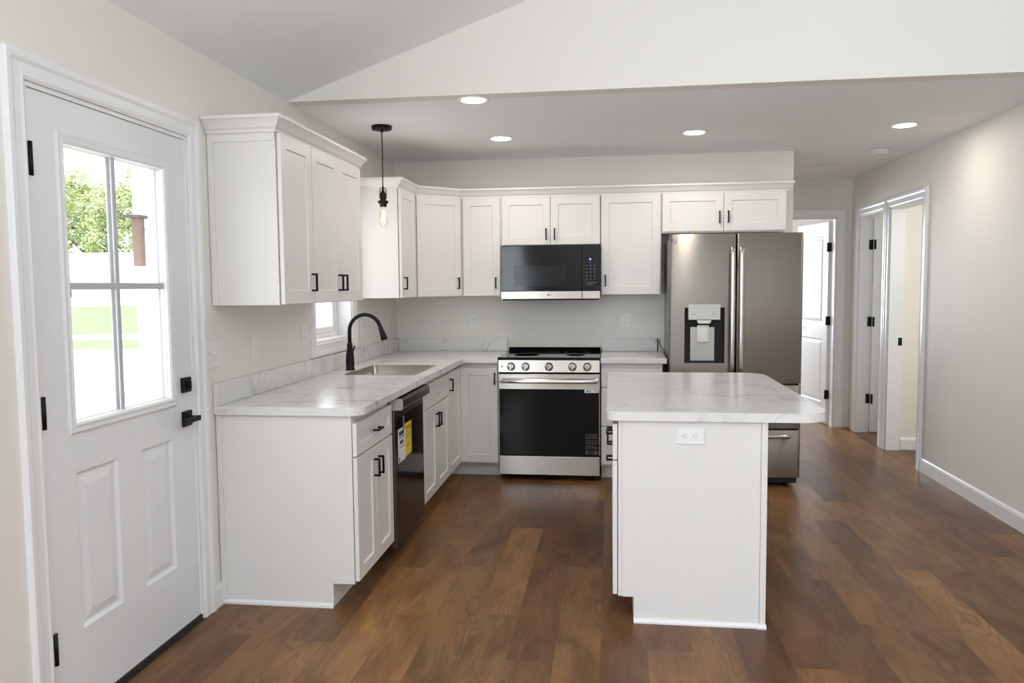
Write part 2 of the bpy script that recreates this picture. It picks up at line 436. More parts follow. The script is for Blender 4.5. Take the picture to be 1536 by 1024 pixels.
o = MB().slab([(-.14, 0), (XR+.11, 0), (XR+.11, RZ+.1), (-.14, CZ+.05)], [], YF-.14, YF, lambda a, b, h: (a, h, b)).build('wall_front', 'wall'); struct(o, 'living room wall behind the camera', 'wall')
# far room, bath and closet shells
m = MB(); m.box(1.4, 1.5, 1.87, 5.1, 0, CZ).box(4.9, 5.0, 1.87, 5.1, 0, CZ)
o = m.build('wall_far_room', 'wall'); struct(o, 'side walls of the bright room beyond the hallway door', 'wall')
o = MB().slab(rc(1.5, 4.9, 0, CZ), [rc(1.75, 3.35, 0.8, 2.2)], 5.0, 5.1, lambda a, b, h: (a, h, b)).build('wall_far_room_back', 'wall'); struct(o, 'back wall of the bright room beyond the hallway door', 'wall')
m = MB(); m.box(XR+.11, 6.0, 0.715, 0.815, 0, CZ)
o = m.build('wall_between_rooms', 'wall'); struct(o, 'cream wall seen through the nearer right-hand doorway', 'wall')
m = MB(); m.box(6.0, 6.1, -1.6, 1.87, 0, CZ).box(XR+.11, 6.0, -1.6, -1.5, 0, CZ).box(XR+.11, 6.1, 1.77, 1.87, 0, CZ)
o = m.build('wall_side_rooms', 'wall'); struct(o, 'outer walls of the two small rooms at right', 'wall')
# ceilings
o = MB().box(-0.14, 6.1, GY+.0995, 5.1, CZ, CZ+.12).build('ceiling_kitchen', 'ceil'); struct(o, 'flat white kitchen ceiling with recessed lights', 'ceiling')
m = MB()
m.prism([(-.14, CZ-SL*.14), (RX, RZ), (RX, RZ+.2), (-.14, CZ+.2)], YF-.14, GY+.1, lambda p, q, a: (p, a, q))
o = m.build('ceiling_vault', 'ceil'); struct(o, 'sloping white vaulted ceiling of the living area', 'ceiling')
m = MB(); m.prism([(-.14, CZ-.0005), (XR+.11, CZ-.0005), (XR+.11, RZ), (-.14, CZ+.05)], GY, GY+.1, lambda p, q, a: (p, a, q))
o = m.build('wall_gable', 'wall'); struct(o, 'cream gable wall above the kitchen ceiling edge', 'wall')

# baseboards
BBP = [(0, 0), (.014, 0), (.014, .082), (.009, .096), (.004, .104), (0, .104)]
def bb2(name, path, label):
    o = MB().sweep(path, BBP, I3).build(name, 'trim'); struct(o, label, 'baseboard')
# sweep offsets to the right of travel direction
bb2('baseboard_left', [(0, -3.002), (0, -3.083)][::-1], 'short white baseboard between entry door casing and cabinet end')
bb2('baseboard_right', [(XR, -.087), (XR, YF)], 'white baseboard along the right wall')
bb2('baseboard_left_living', [(0, YF), (0, -4.155)], 'white baseboard left of the entry door')
bb2('baseboard_closet', [(XR+.125, 0.715), (6.0, 0.715)], 'white baseboard inside the nearer right-hand doorway')

# casings
CP = [(0.004, 0), (0.004, .010), (.014, .015), (.024, .012), (.050, .013), (.062, .019), (.080, .020), (.085, .016), (.085, 0)]
def casing(name, a0, a1, z1, fn, label, floor=True, z0=0.0):
    m = MB()
    if floor: path = [(a1, z0), (a1, z1), (a0, z1), (a0, z0)]
    m.sweep(path, CP, lambda p, q, h: fn(p, q, h))
    o = m.build(name, 'trim'); struct(o, label, 'trim'); return o
def jamb(name, a0, a1, z1, h0, h1, fn, label, t=0.012):
    m = MB(); m.prism([(a0, 0), (a0, z1), (a1, z1), (a1, 0), (a1-t, 0), (a1-t, z1-t), (a0+t, z1-t), (a0+t, 0)], h0, h1, lambda p, q, a: fn(p, q, a))
    o = m.build(name, 'trim'); struct(o, label, 'trim'); return o
casing('trim_1', DY0+.0, DY1-.0, DZ, lambda p, q, h: (h, p, q), 'white moulded casing around the entry door')
jamb('trim_2', DY0, DY1, DZ, -.139, .002, lambda p, q, h: (h, p, q), 'white jamb of the entry door')
casing('trim_3', ED0, ED1, EDZ, lambda p, q, h: (p, 1.76-h, q), 'white casing around the hallway end door')
jamb('trim_4', ED0, ED1, EDZ, 1.758, 1.872, lambda p, q, h: (p, h, q), 'white jamb of the hallway end door')
casing('trim_5', A0, A1, SZ, lambda p, q, h: (XR-h, p, q), 'white casing around the farther right-hand doorway')
jamb('trim_6', A0, A1, SZ, XR-.002, XR+.112, lambda p, q, h: (h, p, q), 'white jamb of the farther right-hand doorway')
casing('trim_7', B0, B1, SZ, lambda p, q, h: (XR-h, p, q), 'white casing around the nearer right-hand doorway')
jamb('trim_8', B0, B1, SZ, XR-.002, XR+.112, lambda p, q, h: (h, p, q), 'white jamb of the nearer right-hand doorway')

# ------------------------------------------------------------------ cabinet builder
T = 0.019
def shaker(name, parent, x0, x1, z0, z1, yf, stile=0.057, rec=0.008, mat='cab', back=T):
    """frame-and-panel front facing -y, outer face at y = yf"""
    m = MB(); e = 0.004; b = 0.0015
    def ring(i, y): return [(x0+i, y, z0+i), (x1-i, y, z0+i), (x1-i, y, z1-i), (x0+i, y, z1-i)]
    st = min(stile, (x1-x0)*.36, (z1-z0)*.36)
    vs = ring(0, yf+back) + ring(0, yf+b) + ring(b, yf) + ring(st, yf) + ring(st+e, yf+rec)
    fs = [(3, 2, 1, 0)]
    for r in range(4):
        for k in range(4): fs.append((r*4+k, r*4+(k+1) % 4, (r+1)*4+(k+1) % 4, (r+1)*4+k))
    fs.append((16, 17, 18, 19))
    m.add(vs, fs)
    return m.build(name, mat, parent)
def pull(parent, x, z, yf, vertical=True, L=0.087, s=0.0095, so=0.030):
    """black square bar pull centred at (x, z) on the face y = yf"""
    m = MB(); h = L/2
    if vertical:
        m.box(x-s/2, x+s/2, yf-so, yf-so+s, z-h, z+h)
        for k in (-1, 1): m.box(x-s/2, x+s/2, yf-so+s, yf, z+k*(h-s/2)-s/2, z+k*(h-s/2)+s/2)
    else:
        m.box(x-h, x+h, yf-so, yf-so+s, z-s/2, z+s/2)
        for k in (-1, 1): m.box(x+k*(h-s/2)-s/2, x+k*(h-s/2)+s/2, yf-so+s, yf, z-s/2, z+s/2)
    return m.build('handle', 'black', parent, 0.001)
BH = 0.871; TOE = 0.110
def base_body(parent, W, D, hollow=False, toe=.1, endpanel=None):
    fn = lambda p, q, a: (a, p, q)
    prof = [(-.003, 0), (-.003, BH), (-D, BH), (-D, TOE), (-D+toe, TOE), (-D+toe, 0)]
    m = MB()
    if hollow:
        m.prism(prof, 0, .008, fn).prism(prof, W-.008, W, fn)
        m.box(.008, W-.008, -D+.018, -.003, TOE, TOE+.018)
        m.box(.008, W-.008, -.02, -.003, TOE+.018, .6)
        m.box(.008, W-.008, -D, -D+.018, TOE, BH)
        m.box(.008, W-.008, -D+toe, -D+toe+.012, 0, TOE)
    else: m.prism(prof, 0, W, fn)
    return m.build('body', 'cab', parent, 0.0012)
def base_cab(label, W, D, loc, rz, fronts, name='base_cabinet', hollow=False, toe=.1):
    t = thing(name, label, 'cabinet', loc, rz)
    base_body(t, W, D, hollow, toe)
    fronts_on(t, fronts, -D-.0225); return t
def fronts_on(t, fronts, yf):
    for kind, x0, x1, z0, z1, h in fronts:
        d = shaker('drawer' if kind == 'drawer' else ('false_drawer_front' if kind == 'false' else 'door'), t, x0, x1, z0, z1, yf, .05 if kind != 'door' else .057)
        if h: pull(d, h[0], h[1], yf, h[2])

D1 = 0.633   # left run depth
# left run: local x = world y - y0
y0, y1 = -3.0, -2.437; W = y1-y0
g = .003
c = base_cab('white base cabinet at the near end of the sink run, one drawer above two doors', W, D1, (0, y0, 0), HALF,
    [('drawer', .004, W-.004, .690, .838, (W/2, .764, False)),
     ('door', .004, W/2-.0015, .124, .682, (W/2-.032, .585, True)),
     ('door', W/2+.0015, W-.004, .124, .682, (W/2+.032, .585, True))], toe=.1)
# applied end panel with shoe moulding
m = MB(); m.prism([(-.004, 0), (-.004, BH), (-.028, BH), (-.028, 0)], -.007, -.0005, lambda p, q, a: (a, p, q))
m.build('scribe_strip', 'cab', c)
m = MB(); m.sweep([(-.0005, -.004), (-.0005, -D1+.1)], [(0, 0), (.010, 0), (.010, .010), (.006, .018), (0, .020)], I3)
m.build('shoe_moulding', 'trim', c)

ys0, ys1 = -1.797, -1.047; W = ys1-ys0
base_cab('white sink base cabinet between the dishwasher and the corner, false drawer over two doors', W, D1, (0, ys0, 0), HALF,
    [('false', .004, W-.004, .690, .838, None),
     ('door', .004, W/2-.0015, .124, .682, (W/2-.032, .585, True)),
     ('door', W/2+.0015, W-.004, .124, .682, (W/2+.032, .585, True))], name='sink_base_cabinet', hollow=True)

# corner base cabinet (L shaped, two door leaves meeting in the corner)
D2 = 0.600; RX0 = 0.938
t = thing('corner_base_cabinet', 'white corner base cabinet beside the range with two full-height doors meeting at the corner', 'cabinet', (0, 0, 0))
m = MB(); yc = -1.045
m.prism([(.003, -.003), (.003, yc), (D1, yc), (D1, -D2), (RX0, -D2), (RX0, -.003)], TOE, BH, I3)
m.prism([(.003, -.003), (.003, yc), (D1-.1, yc), (D1-.1, -D2+.1), (RX0, -D2+.1), (RX0, -.003)], 0, TOE, I3)
m.build('body', 'cab', t, .0012)
d = shaker('door', t, D1+.022, RX0-.004, .124, .838, -D2-.0225); pull(d, RX0-.016-.006, .755, -D2-.0225)
d = shaker('door', t, 0, -D2-.022-yc-.004, .124, .838, -D1-.0225); d.location = (0, yc+.004, 0); d.rotation_euler = (0, 0, HALF)
pull(d, .026, .755, -D1-.0225)

# drawer base right of the range
DX0, DX1 = 1.697, 2.140; W = DX1-DX0
base_cab('white three-drawer base cabinet between the range and the refrigerator', W, D2, (DX0, 0, 0), 0,
    [('drawer', .004, W-.004, .697, .838, (W/2, .768, False)), ('drawer', .004, W-.004, .412, .690, (W/2, .60, False)),
     ('drawer', .004, W-.004, .124, .405, (W/2, .31, False))], name='drawer_base_cabinet')

# countertops
CT0, CT1 = .872, .910
def counter(name, label, cat='countertop'):
    return tag(MB().build(name, 'marble'), label, cat)
SKX0, SKX1, SKY0, SKY1 = .165, .602, -1.780, -1.195
outer = [(.002, -.002), (.002, -3.022)]
outer += rrect(.002, .687, -3.022, 0, [0, .07, 0, 0])[1:-2]
outer += [(.687, -.660), (RX0+.004, -.660), (RX0+.004, -.002)]
o = MB().slab(outer, [rrect(SKX0, SKX1, SKY0, SKY1, .03)], CT0, CT1, I3).build('countertop', 'marble', None, .004)
tag(o, 'white marble-look corner countertop with grey veins holding the sink', 'countertop')
m = MB().box(.002, .020, -3.020, -.002, CT1+.0005, 1.013); m.build('backsplash', 'marble', o, .002)
m = MB().box(.021, .928, -.020, -.002, CT1+.0005, 1.013); m.build('backsplash', 'marble', o, .002)
o = MB().slab([(DX0-.002, -.002), (DX0-.002, -.66), (2.168, -.66), (2.168, -.002)], [], CT0, CT1, I3).build('countertop', 'marble', None, .004)
tag(o, 'short marble-look countertop between the range and the refrigerator', 'countertop')
m = MB().box(DX0-.002, 2.135, -.020, -.002, CT1+.0005, 1.013); m.build('backsplash', 'marble', o, .002)
m = MB().box(2.1355, 2.140, -.022, -.002, CT1+.0005, 1.013); m.build('backsplash_end_strip', 'gap', o)

# sink
def tray(x0, x1, y0, y1, z0, z1, r, th=.002, draft=.01):
    m = MB(); A = rrect(x0, x1, y0, y1, r, 5); B = rrect(x0+draft, x1-draft, y0+draft, y1-draft, r, 5)
    n = len(A)
    A2 = rrect(x0-th*3, x1+th*3, y0-th*3, y1+th*3, r+th*3, 5); B2 = rrect(x0+draft-th, x1-draft+th, y0+draft-th, y1-draft+th, r, 5)
    vs = [(p, q, z1) for p, q in A]+[(p, q, z0+.012) for p, q in B]
    C = rrect(x0+draft+.012, x1-draft-.012, y0+draft+.012, y1-draft-.012, max(r-.01, .005), 5)
    vs += [(p, q, z0) for p, q in C]
    vs += [(p, q, z1) for p, q in A2]+[(p, q, z0-th) for p, q in B2]
    fs = []
    for L in (0, 1):
        for i in range(n): fs.append((L*n+i, L*n+(i+1) % n, (L+1)*n+(i+1) % n, (L+1)*n+i))
    fs.append(tuple(2*n+i for i in range(n)))
    for i in range(n): fs.append((i, (i+1) % n, 3*n+(i+1) % n, 3*n+i))
    for i in range(n): fs.append((3*n+i, 3*n+(i+1) % n, 4*n+(i+1) % n, 4*n+i))
    fs.append(tuple(4*n+i for i in range(n)))
    m.add(vs, fs, True); return m
t = thing('sink', 'stainless steel sink set into the countertop below the window', 'sink', (.3835, -1.4875, CT1))
sx_, sy_ = (SKX1-SKX0)/2-.006, (SKY1-SKY0)/2-.006
bw = tray(-sx_+.002, sx_-.002, -sy_+.002, sy_-.002, -.215, .0015, .03, .0012)
bw.slab(rrect(-sx_-.012, sx_+.012, -sy_-.012, sy_+.012, .035, 5), [rrect(-sx_+.002, sx_-.002, -sy_+.002, sy_-.002, .03, 5)], .0006, .0018, I3)
bw.build('bowl', 'sinksteel', t)
MB().lathe([(.0, 0), (.042, 0), (.045, .003), (.03, .004), (.028, .001), (0, .001)], (0, 0, -.2145)).build('drain', 'handle', t)

# faucet
t = thing('faucet', 'matte black gooseneck pull-down faucet standing behind the sink', 'faucet', (.112, -1.5, CT1+.0012))
MB().lathe([(.030, 0), (.030, .006), (.027, .010), (.0275, .06), (.024, .10), (.018, .135), (.018, .168), (.0165, .172)]).build('body', 'black', t)
pts = [(0, 0, .165), (0, 0, .21), (0, 0, .25)]; R = .103
for k in range(1, 19):
    a = math.radians(180-k*9.2); pts.append((R+R*math.cos(a), 0, .25+R*math.sin(a)))
MB().tube(pts, .0125, 14).build('spout', 'black', t)
e = Vector(pts[-1]); d = (e-Vector(pts[-2])).normalized()
MB().tube([e-d*.002, e+d*.015, e+d*.045, e+d*.075, e+d*.088], [.0135, .0155, .018, .022, .021], 14).build('spray_head', 'black', t)
m = MB(); m.tube([(0, .015, .085), (0, .045, .10)], [.012, .010], 10).tube([(0, .040, .098), (.005, .055, .125), (.01, .062, .15)], [.008, .006, .005], 8)
m.build('lever', 'black', t)

# ------------------------------------------------------------------ wall cabinets
UB, UT = 1.361, 2.124; UD = .315
def wall_cab(label, W, H0, H1, D, loc, rz, fronts, name='wall_cabinet', scribe=False):
    t = thing(name, label, 'cabinet', (loc[0], loc[1], H0), rz)
    m = MB().box(0, W, -D, -.003, 0, H1-H0); m.build('body', 'cab', t, .0012)
    if scribe:
        m = MB().box(-.0065, -.0005, -.03, -.003, 0, H1-H0-.001).box(-.0065, -.0005, -.03, -D, H1-H0-.045, H1-H0-.001)
        m.build('scribe_strip', 'cab', t)
    fronts_on(t, [(k, a, b, z0-H0, z1-H0, (h[0], h[1]-H0, h[2])) for k, a, b, z0, z1, h in fronts], -D-.0225)
    return t
HZ = 1.463
ya, yb, yd = -2.990, -2.632, -1.893
W = yb-ya
wall_cab('white single-door wall cabinet nearest the entry door', W, UB, UT, UD, (0, ya), HALF,
    [('door', .010, W-.004, UB+.003, UT-.012, (W-.034, HZ, True))], scribe=True)
W = yd-yb
wall_cab('white two-door wall cabinet above the countertop, next to the kitchen window', W, UB, UT, UD, (0, yb), HALF,
    [('door', .004, W/2-.0015, UB+.003, UT-.012, (W/2-.034, HZ, True)), ('door', W/2+.0015, W-.004, UB+.003, UT-.012, (W/2+.034, HZ, True))])
ye = -1.046; W = -.612-ye
wall_cab('narrow white wall cabinet beyond the kitchen window with a bright side panel', W, UB, UT, UD, (0, ye), HALF,
    [('door', .008, W-.030, UB+.003, UT-.012, (.052, HZ, True))])
# diagonal corner
t = thing('corner_wall_cabinet', 'white diagonal corner wall cabinet with one angled door', 'cabinet', (0, 0, UB))
m = MB(); m.prism([(.003, -.003), (.003, -.611), (UD, -.611), (.613, -UD), (.613, -.003)], 0, UT-UB, I3); m.build('body', 'cab', t, .0012)
a, b = Vector((UD, -.611)), Vector((.613, -UD)); Ld = (b-a).length
d = shaker('door', t, .016, Ld-.016, .003, UT-UB-.012, -.0225); d.location = (a.x, a.y, 0); d.rotation_euler = (0, 0, math.atan2(b.y-a.y, b.x-a.x))
pull(d, Ld-.016-.034, HZ-UB, -.0225)
W = .932-.614
wall_cab('narrow white wall cabinet between the corner cabinet and the microwave', W, UB, UT, UD, (.614, 0), 0,
    [('door', .020, W-.010, UB+.003, UT-.012, (W-.042, HZ, True))])
MX0, MX1 = .933, 1.690
W = MX1-MX0
wall_cab('short white two-door wall cabinet above the microwave', W, 1.747, UT, UD, (MX0, 0), 0,
    [('door', .004, W/2-.0015, 1.750, UT-.012, (W/2-.032, 1.830, True)), ('door', W/2+.0015, W-.004, 1.750, UT-.012, (W/2+.032, 1.830, True))])
W = 2.143-1.691
wall_cab('white single-door wall cabinet between the microwave and the refrigerator', W, UB+.004, UT, UD, (1.691, 0), 0,
    [('door', .006, W-.010, UB+.007, UT-.012, (.036, 1.472, True))])
W = 3.050-2.144
wall_cab('wide white two-door wall cabinet above the refrigerator', W, 1.822, UT, UD, (2.144, 0), 0,
    [('door', .006, W/2-.0015, 1.832, UT-.012, (W/2-.032, 1.935, True)), ('door', W/2+.0015, W-.010, 1.832, UT-.012, (W/2+.032, 1.935, True))])
# crown mouldings
CRP = [(.001, UT+.001), (.003, UT-.010), (.009, UT-.010), (.011, UT+.002), (.020, UT+.010), (.032, UT+.030), (.042, UT+.042), (.048, UT+.046), (.048, UT+.059), (.001, UT+.059)]
o = MB().sweep([(.003, ya-.007), (UD, ya-.007), (UD, yd), (.003, yd)], CRP, I3).build('crown_moulding', 'cab')
tag(o, 'white crown moulding on the two wall cabinets nearest the entry door', 'moulding', 'crown mouldings on the wall cabinets')
o = MB().sweep([(.003, ye), (UD, ye), (UD, -.611), (.613, -UD), (3.050, -UD), (3.050, -.003)], CRP, I3).build('crown_moulding', 'cab')
tag(o, 'long white crown moulding bending round the corner to above the refrigerator', 'moulding', 'crown mouldings on the wall cabinets')

# ------------------------------------------------------------------ text helper
def text(name, body, size, mat, parent, loc, rot, depth=.0006, align='CENTER'):
    cu = bpy.data.curves.new(name, 'FONT'); cu.body = body; cu.size = size; cu.extrude = depth; cu.align_x = align; cu.align_y = 'CENTER'
    tmp = bpy.data.objects.new(name, cu); COL.objects.link(tmp)
    dg = bpy.context.evaluated_depsgraph_get(); me = bpy.data.meshes.new_from_object(tmp.evaluated_get(dg))
    bpy.data.objects.remove(tmp); me.materials.clear(); me.materials.append(MT[mat])
    o = bpy.data.objects.new(name, me); COL.objects.link(o)
    if parent: o.parent = parent
    o.location = loc; o.rotation_euler = rot; return o
def maker_mark(parent, x, y, z, s, mat='slot'):
    """small round emblem and two letters facing -y"""
    o = text('logo', 'LG', s*1.25, mat, parent, (x+s*.35, y, z), (HALF, 0, 0))
    m = MB(); m.lathe([(s*.48, -.0006), (s*.48, .0)], (x-s*1.1, y, z), 'y', 20)
    m.build('logo_disc', mat, parent); return o

# ------------------------------------------------------------------ range
GX0, GX1 = .945, 1.690; GW = GX1-GX0
t = thing('range', 'stainless steel slide-in electric range with five knobs and a black oven door', 'range', (GX0, 0, 0))
MB().box(.002, GW-.002, -.60, -.03, .045, .895).build('body', 'fridgeside', t)
o = MB().box(-.003, GW+.003, -.655, -.03, .899, .916).build('cooktop', 'cooktop', t, .003)
m = MB()
for bx, by, r in ((.19, -.45, .10), (.19, -.19, .075), (.56, -.45, .075), (.56, -.19, .10), (.375, -.2, .055)):
    m.lathe([(r, .9162), (r, .9166), (r-.004, .9166), (r-.004, .9162)], (bx, by, 0), 'z', 32)
merge(o, m, 'burner')
MB().prism([(-.03, .9165), (-.03, .944), (-.062, .944), (-.085, .9165)], 0.004, GW-.004, lambda p, q, a: (a, p, q)).build('rear_vent_trim', 'cooktop', t, .002)
cp = MB().prism([(-.60, .805), (-.655, .805), (-.645, .897), (-.60, .897)], 0, GW, lambda p, q, a: (a, p, q)).build('control_panel', 'steel', t, .003)
for kx in (.096, .203, .375, .546, .653):
    k = MB().lathe([(.031, 0), (.031, -.006), (.027, -.009), (.0255, -.030), (.022, -.034), (0, -.034)], (kx, -.6515, .848), 'y', 28).build('knob', 'handle', t)
    m = MB().box(kx-.006, kx+.006, -.696, -.6855, .824, .872); m.build('knob_grip', 'handle', k, .003)
MB().lathe([(.006, 0), (.006, -.003), (0, -.003)], (.028, -.6515, .848), 'y', 12).build('indicator_dot', 'slot', t)
MB().box(.004, GW-.004, -.62, -.60, .792, .806).build('door_gap', 'gap', t)
od = MB().box(0, GW, -.648, -.602, .190, .793).build('oven_door', 'steel', t, .004)
gl_ = MB().box(.006, GW-.006, -.650, -.6478, .192, .682).build('glass', 'blackglass', od, .001)
m = MB()
L = GW-.03; pr = []
n = 15
for i in range(n+1):
    u = i/n; x = .015+L*u
    yb_ = -.690+.014*(2*u-1)**4
    pr.append((x, yb_))
vs = []; fs = []
sec = [(-.010, -.016), (-.012, -.006), (-.011, .008), (-.004, .017), (.008, .017), (.010, 0), (.006, -.017)]
for x, yb_ in pr:
    for dy, dz in sec: vs.append((x, yb_+dy, .745+dz))
k = len(sec)
for i in range(n):
    for j in range(k): fs.append((i*k+j, i*k+(j+1) % k, (i+1)*k+(j+1) % k, (i+1)*k+j))
fs += [tuple(range(k)), tuple(n*k+j for j in range(k))]
m.add(vs, fs, True)
for x in (.030, GW-.030): m.box(x-.014, x+.014, -.683, -.647, .735, .757)
m.build('handle', 'handle', od, .002)
s = MB().box(.633, .735, -.6512, -.6502, .657, .681).build('sticker', 'paper', od)
m = MB().box(.650, .664, -.6516, -.6512, .665, .674).box(.671, .679, -.6516, -.6512, .662, .672).box(.709, .721, -.6516, -.6512, .668, .671).box(.7135, .7165, -.6516, -.6512, .664, .676)
merge(s, m, 'ink')
m = MB(); random.seed(4)
for i in range(20):
    z = .352-.0078*i
    if i in (5, 10, 15): continue
    x = .640
    while x < .725:
        q = random.uniform(.008, .03); m.box(x, min(x+q, .732), -.6508, -.6502, z, z+.0017); x += q+.004
m.box(.648, .652, -.6508, -.6502, .206, .232).box(.708, .718, -.6508, -.6502, .206, .232)
merge(gl_, m, 'greyprint')
MB().box(.002, GW-.002, -.646, -.604, .042, .182).build('storage_drawer', 'steel', t, .003)
for x, y in ((.06, -.60), (GW-.06, -.60), (.06, -.08), (GW-.06, -.08)):
    MB().lathe([(.016, 0), (.016, .008), (.011, .012), (.011, .044)], (x, y, .0), 'z', 14).build('foot', 'black', t)

# ------------------------------------------------------------------ microwave
t = thing('microwave', 'black over-the-range microwave with a stainless strip along its lower edge', 'microwave', (.938, 0, 1.338))
MW = .750
MB().box(.003, MW-.003, -.385, -.003, .004, .404).build('body', 'gap', t)
o = MB().box(0, .614, -.405, -.386, .059, .403).build('door', 'blackglass', t, .003)
MB().box(.10, .50, -.4062, -.4052, .098, .25).build('window', 'mwwin', o)
o2 = MB().box(0, .614, -.407, -.386, 0, .058).build('door_strip', 'steel', t, .002)
maker_mark(o2, .374, -.4071, .030, .013)
cpn = MB().box(.617, MW, -.405, -.386, .059, .403).build('control_panel', 'blackglass', t, .003)
MB().box(.617, MW, -.407, -.386, 0, .058).build('panel_strip', 'steel', t, .002)
MB().lathe([(.007, 0), (.007, -.001), (0, -.001)], (.677, -.4052, .296), 'y', 16).build('display_light', 'led', cpn)
m = MB()
for r in range(5):
    for q in range(3):
        x = .650+q*.030; z = .250-r*.026
        m.box(x-.004, x+.004, -.4058, -.4052, z-.003, z+.003)
m.box(.645, .728, -.4058, -.4052, .120, .123).box(.645, .70, -.4058, -.4052, .106, .109)
m.box(.672, .682, -.4058, -.4052, .274, .277); merge(cpn, m, 'keys')
MB().box(.01, MW-.01, -.395, -.05, -.010, -.0005).build('vent_grille', 'black', t)

# ------------------------------------------------------------------ refrigerator
FX0, FX1 = 2.178, 3.092; FW = FX1-FX0
t = thing('refrigerator', 'stainless french-door refrigerator with a water dispenser in its left door', 'refrigerator', (FX0, 0, 0))
MB().box(.010, FW-.010, -.615, -.04, .045, 1.765).build('body', 'fridgeside', t, .006)
def fdoor(name, x0, x1, z0, z1, yf=-.692, th=.068, hole=None, bow=.012, cx0=0.0, cx1=FW):
    def prof(x):
        u = (x-cx0)/(cx1-cx0); y = yf + bow*(2*u-1)**2
        r = .016
        for d in (x-x0, x1-x):
            if d < r: y += r-math.sqrt(max(r*r-(r-d)**2, 0))
        return y
    xs = set([x0, x1])
    for i in range(41): xs.add(x0+(x1-x0)*i/40)
    for r_ in (.001, .002, .004, .006, .008, .011, .014, .018): xs.add(x0+r_); xs.add(x1-r_)
    zs = [z0, z0+.004, z1-.004, z1]
    if hole:
        xs |= {hole[0], hole[1]}; zs += [hole[2], hole[3]]
    xs = sorted(x for x in xs); zs = sorted(zs); m = MB(); nx = len(xs)
    vs = []
    for z in zs:
        for x in xs: vs.append((x, prof(x)+(.004 if z in (z0, z1) else 0), z))
    fs = []
    for j in range(len(zs)-1):
        for i in range(nx-1):
            if hole and xs[i] >= hole[0]-1e-6 and xs[i+1] <= hole[1]+1e-6 and zs[j] >= hole[2]-1e-6 and zs[j+1] <= hole[3]+1e-6: continue
            fs.append((j*nx+i, j*nx+i+1, (j+1)*nx+i+1, (j+1)*nx+i))
    m.add(vs, fs, True)
    yb_ = yf+th; n0 = len(vs); top = len(zs)-1
    ring = [vs[i] for i in range(nx)]+[vs[j*nx+nx-1] for j in range(1, top+1)]+[vs[top*nx+i] for i in range(nx-2, -1, -1)]+[vs[j*nx] for j in range(top-1, 0, -1)]
    R_ = len(ring)
    m.add(ring+[(x, yb_, z) for x, y, z in ring], [(i, (i+1) % R_, (i+1) % R_+R_, i+R_) for i in range(R_)]+[tuple(range(R_, 2*R_))])
    return m.build(name, 'steelv', t)
XM = .459
HX0, HX1, HZ0, HZ1 = .107, .384, .882, 1.275
ld = fdoor('left_door', .002, XM-.002, .738, 1.790, hole=(HX0, HX1, HZ0, HZ1))
rd = fdoor('right_door', XM+.002, FW-.002, .738, 1.790)
d1 = fdoor('drawer', .002, FW-.002, .420, .727)
d2 = fdoor('drawer', .002, FW-.002, .070, .410)
MB().box(.012, FW-.012, -.64, -.616, .06, 1.78).build('door_gasket', 'gap', t)
# dispenser
m = MB(); yo, yi = -.684, -.632
m.slab(rc(HX0, HX1, HZ0, HZ1), [rc(HX0+.004, HX1-.004, HZ0+.004, HZ1-.004)], yo-.004, yi, lambda p, q, h: (p, h, q))
m.box(HX0, HX1, yi-.004, yi, HZ0, HZ1)
disp = m.build('dispenser', 'recess', ld)
MB().box(HX0+.045, HX1-.075+.012, yi-.010, yi-.0045, HZ0+.012, 1.135).build('back_plate', 'grey', disp, .004)
bp = MB().box(.133, .352, -.699, -.640, 1.190, 1.297).build('control_plate', 'grey', disp, .004)
m = MB(); m.prism([(.188, 1.189), (.296, 1.189), (.286, 1.166), (.275, 1.160), (.209, 1.160), (.198, 1.166)], -.694, -.645, lambda p, q, a: (p, a, q))
m.build('nozzle_housing', 'handle', disp, .003)
m = MB(); m.slab(rrect(.196, .280, 1.028, 1.150, .012), [rrect(.206, .270, 1.050, 1.140, .008)], -.668, -.640, lambda p, q, h: (p, h, q)); m.box(.204, .272, -.650, -.643, 1.048, 1.142)
m.build('paddle', 'handle', disp, .002)
MB().lathe([(.004, 0), (.004, -.001), (0, -.001)], (.243, -.6992, 1.215), 'y', 12).build('display_light', 'plate', disp)
m = MB()
for x in (.160, .172, .184, .30, .312): m.box(x-.004, x+.004, -.6995, -.6990, 1.226, 1.232)
merge(bp, m, 'greyprint')
maker_mark(ld, .035, -.6865, 1.750, .016)
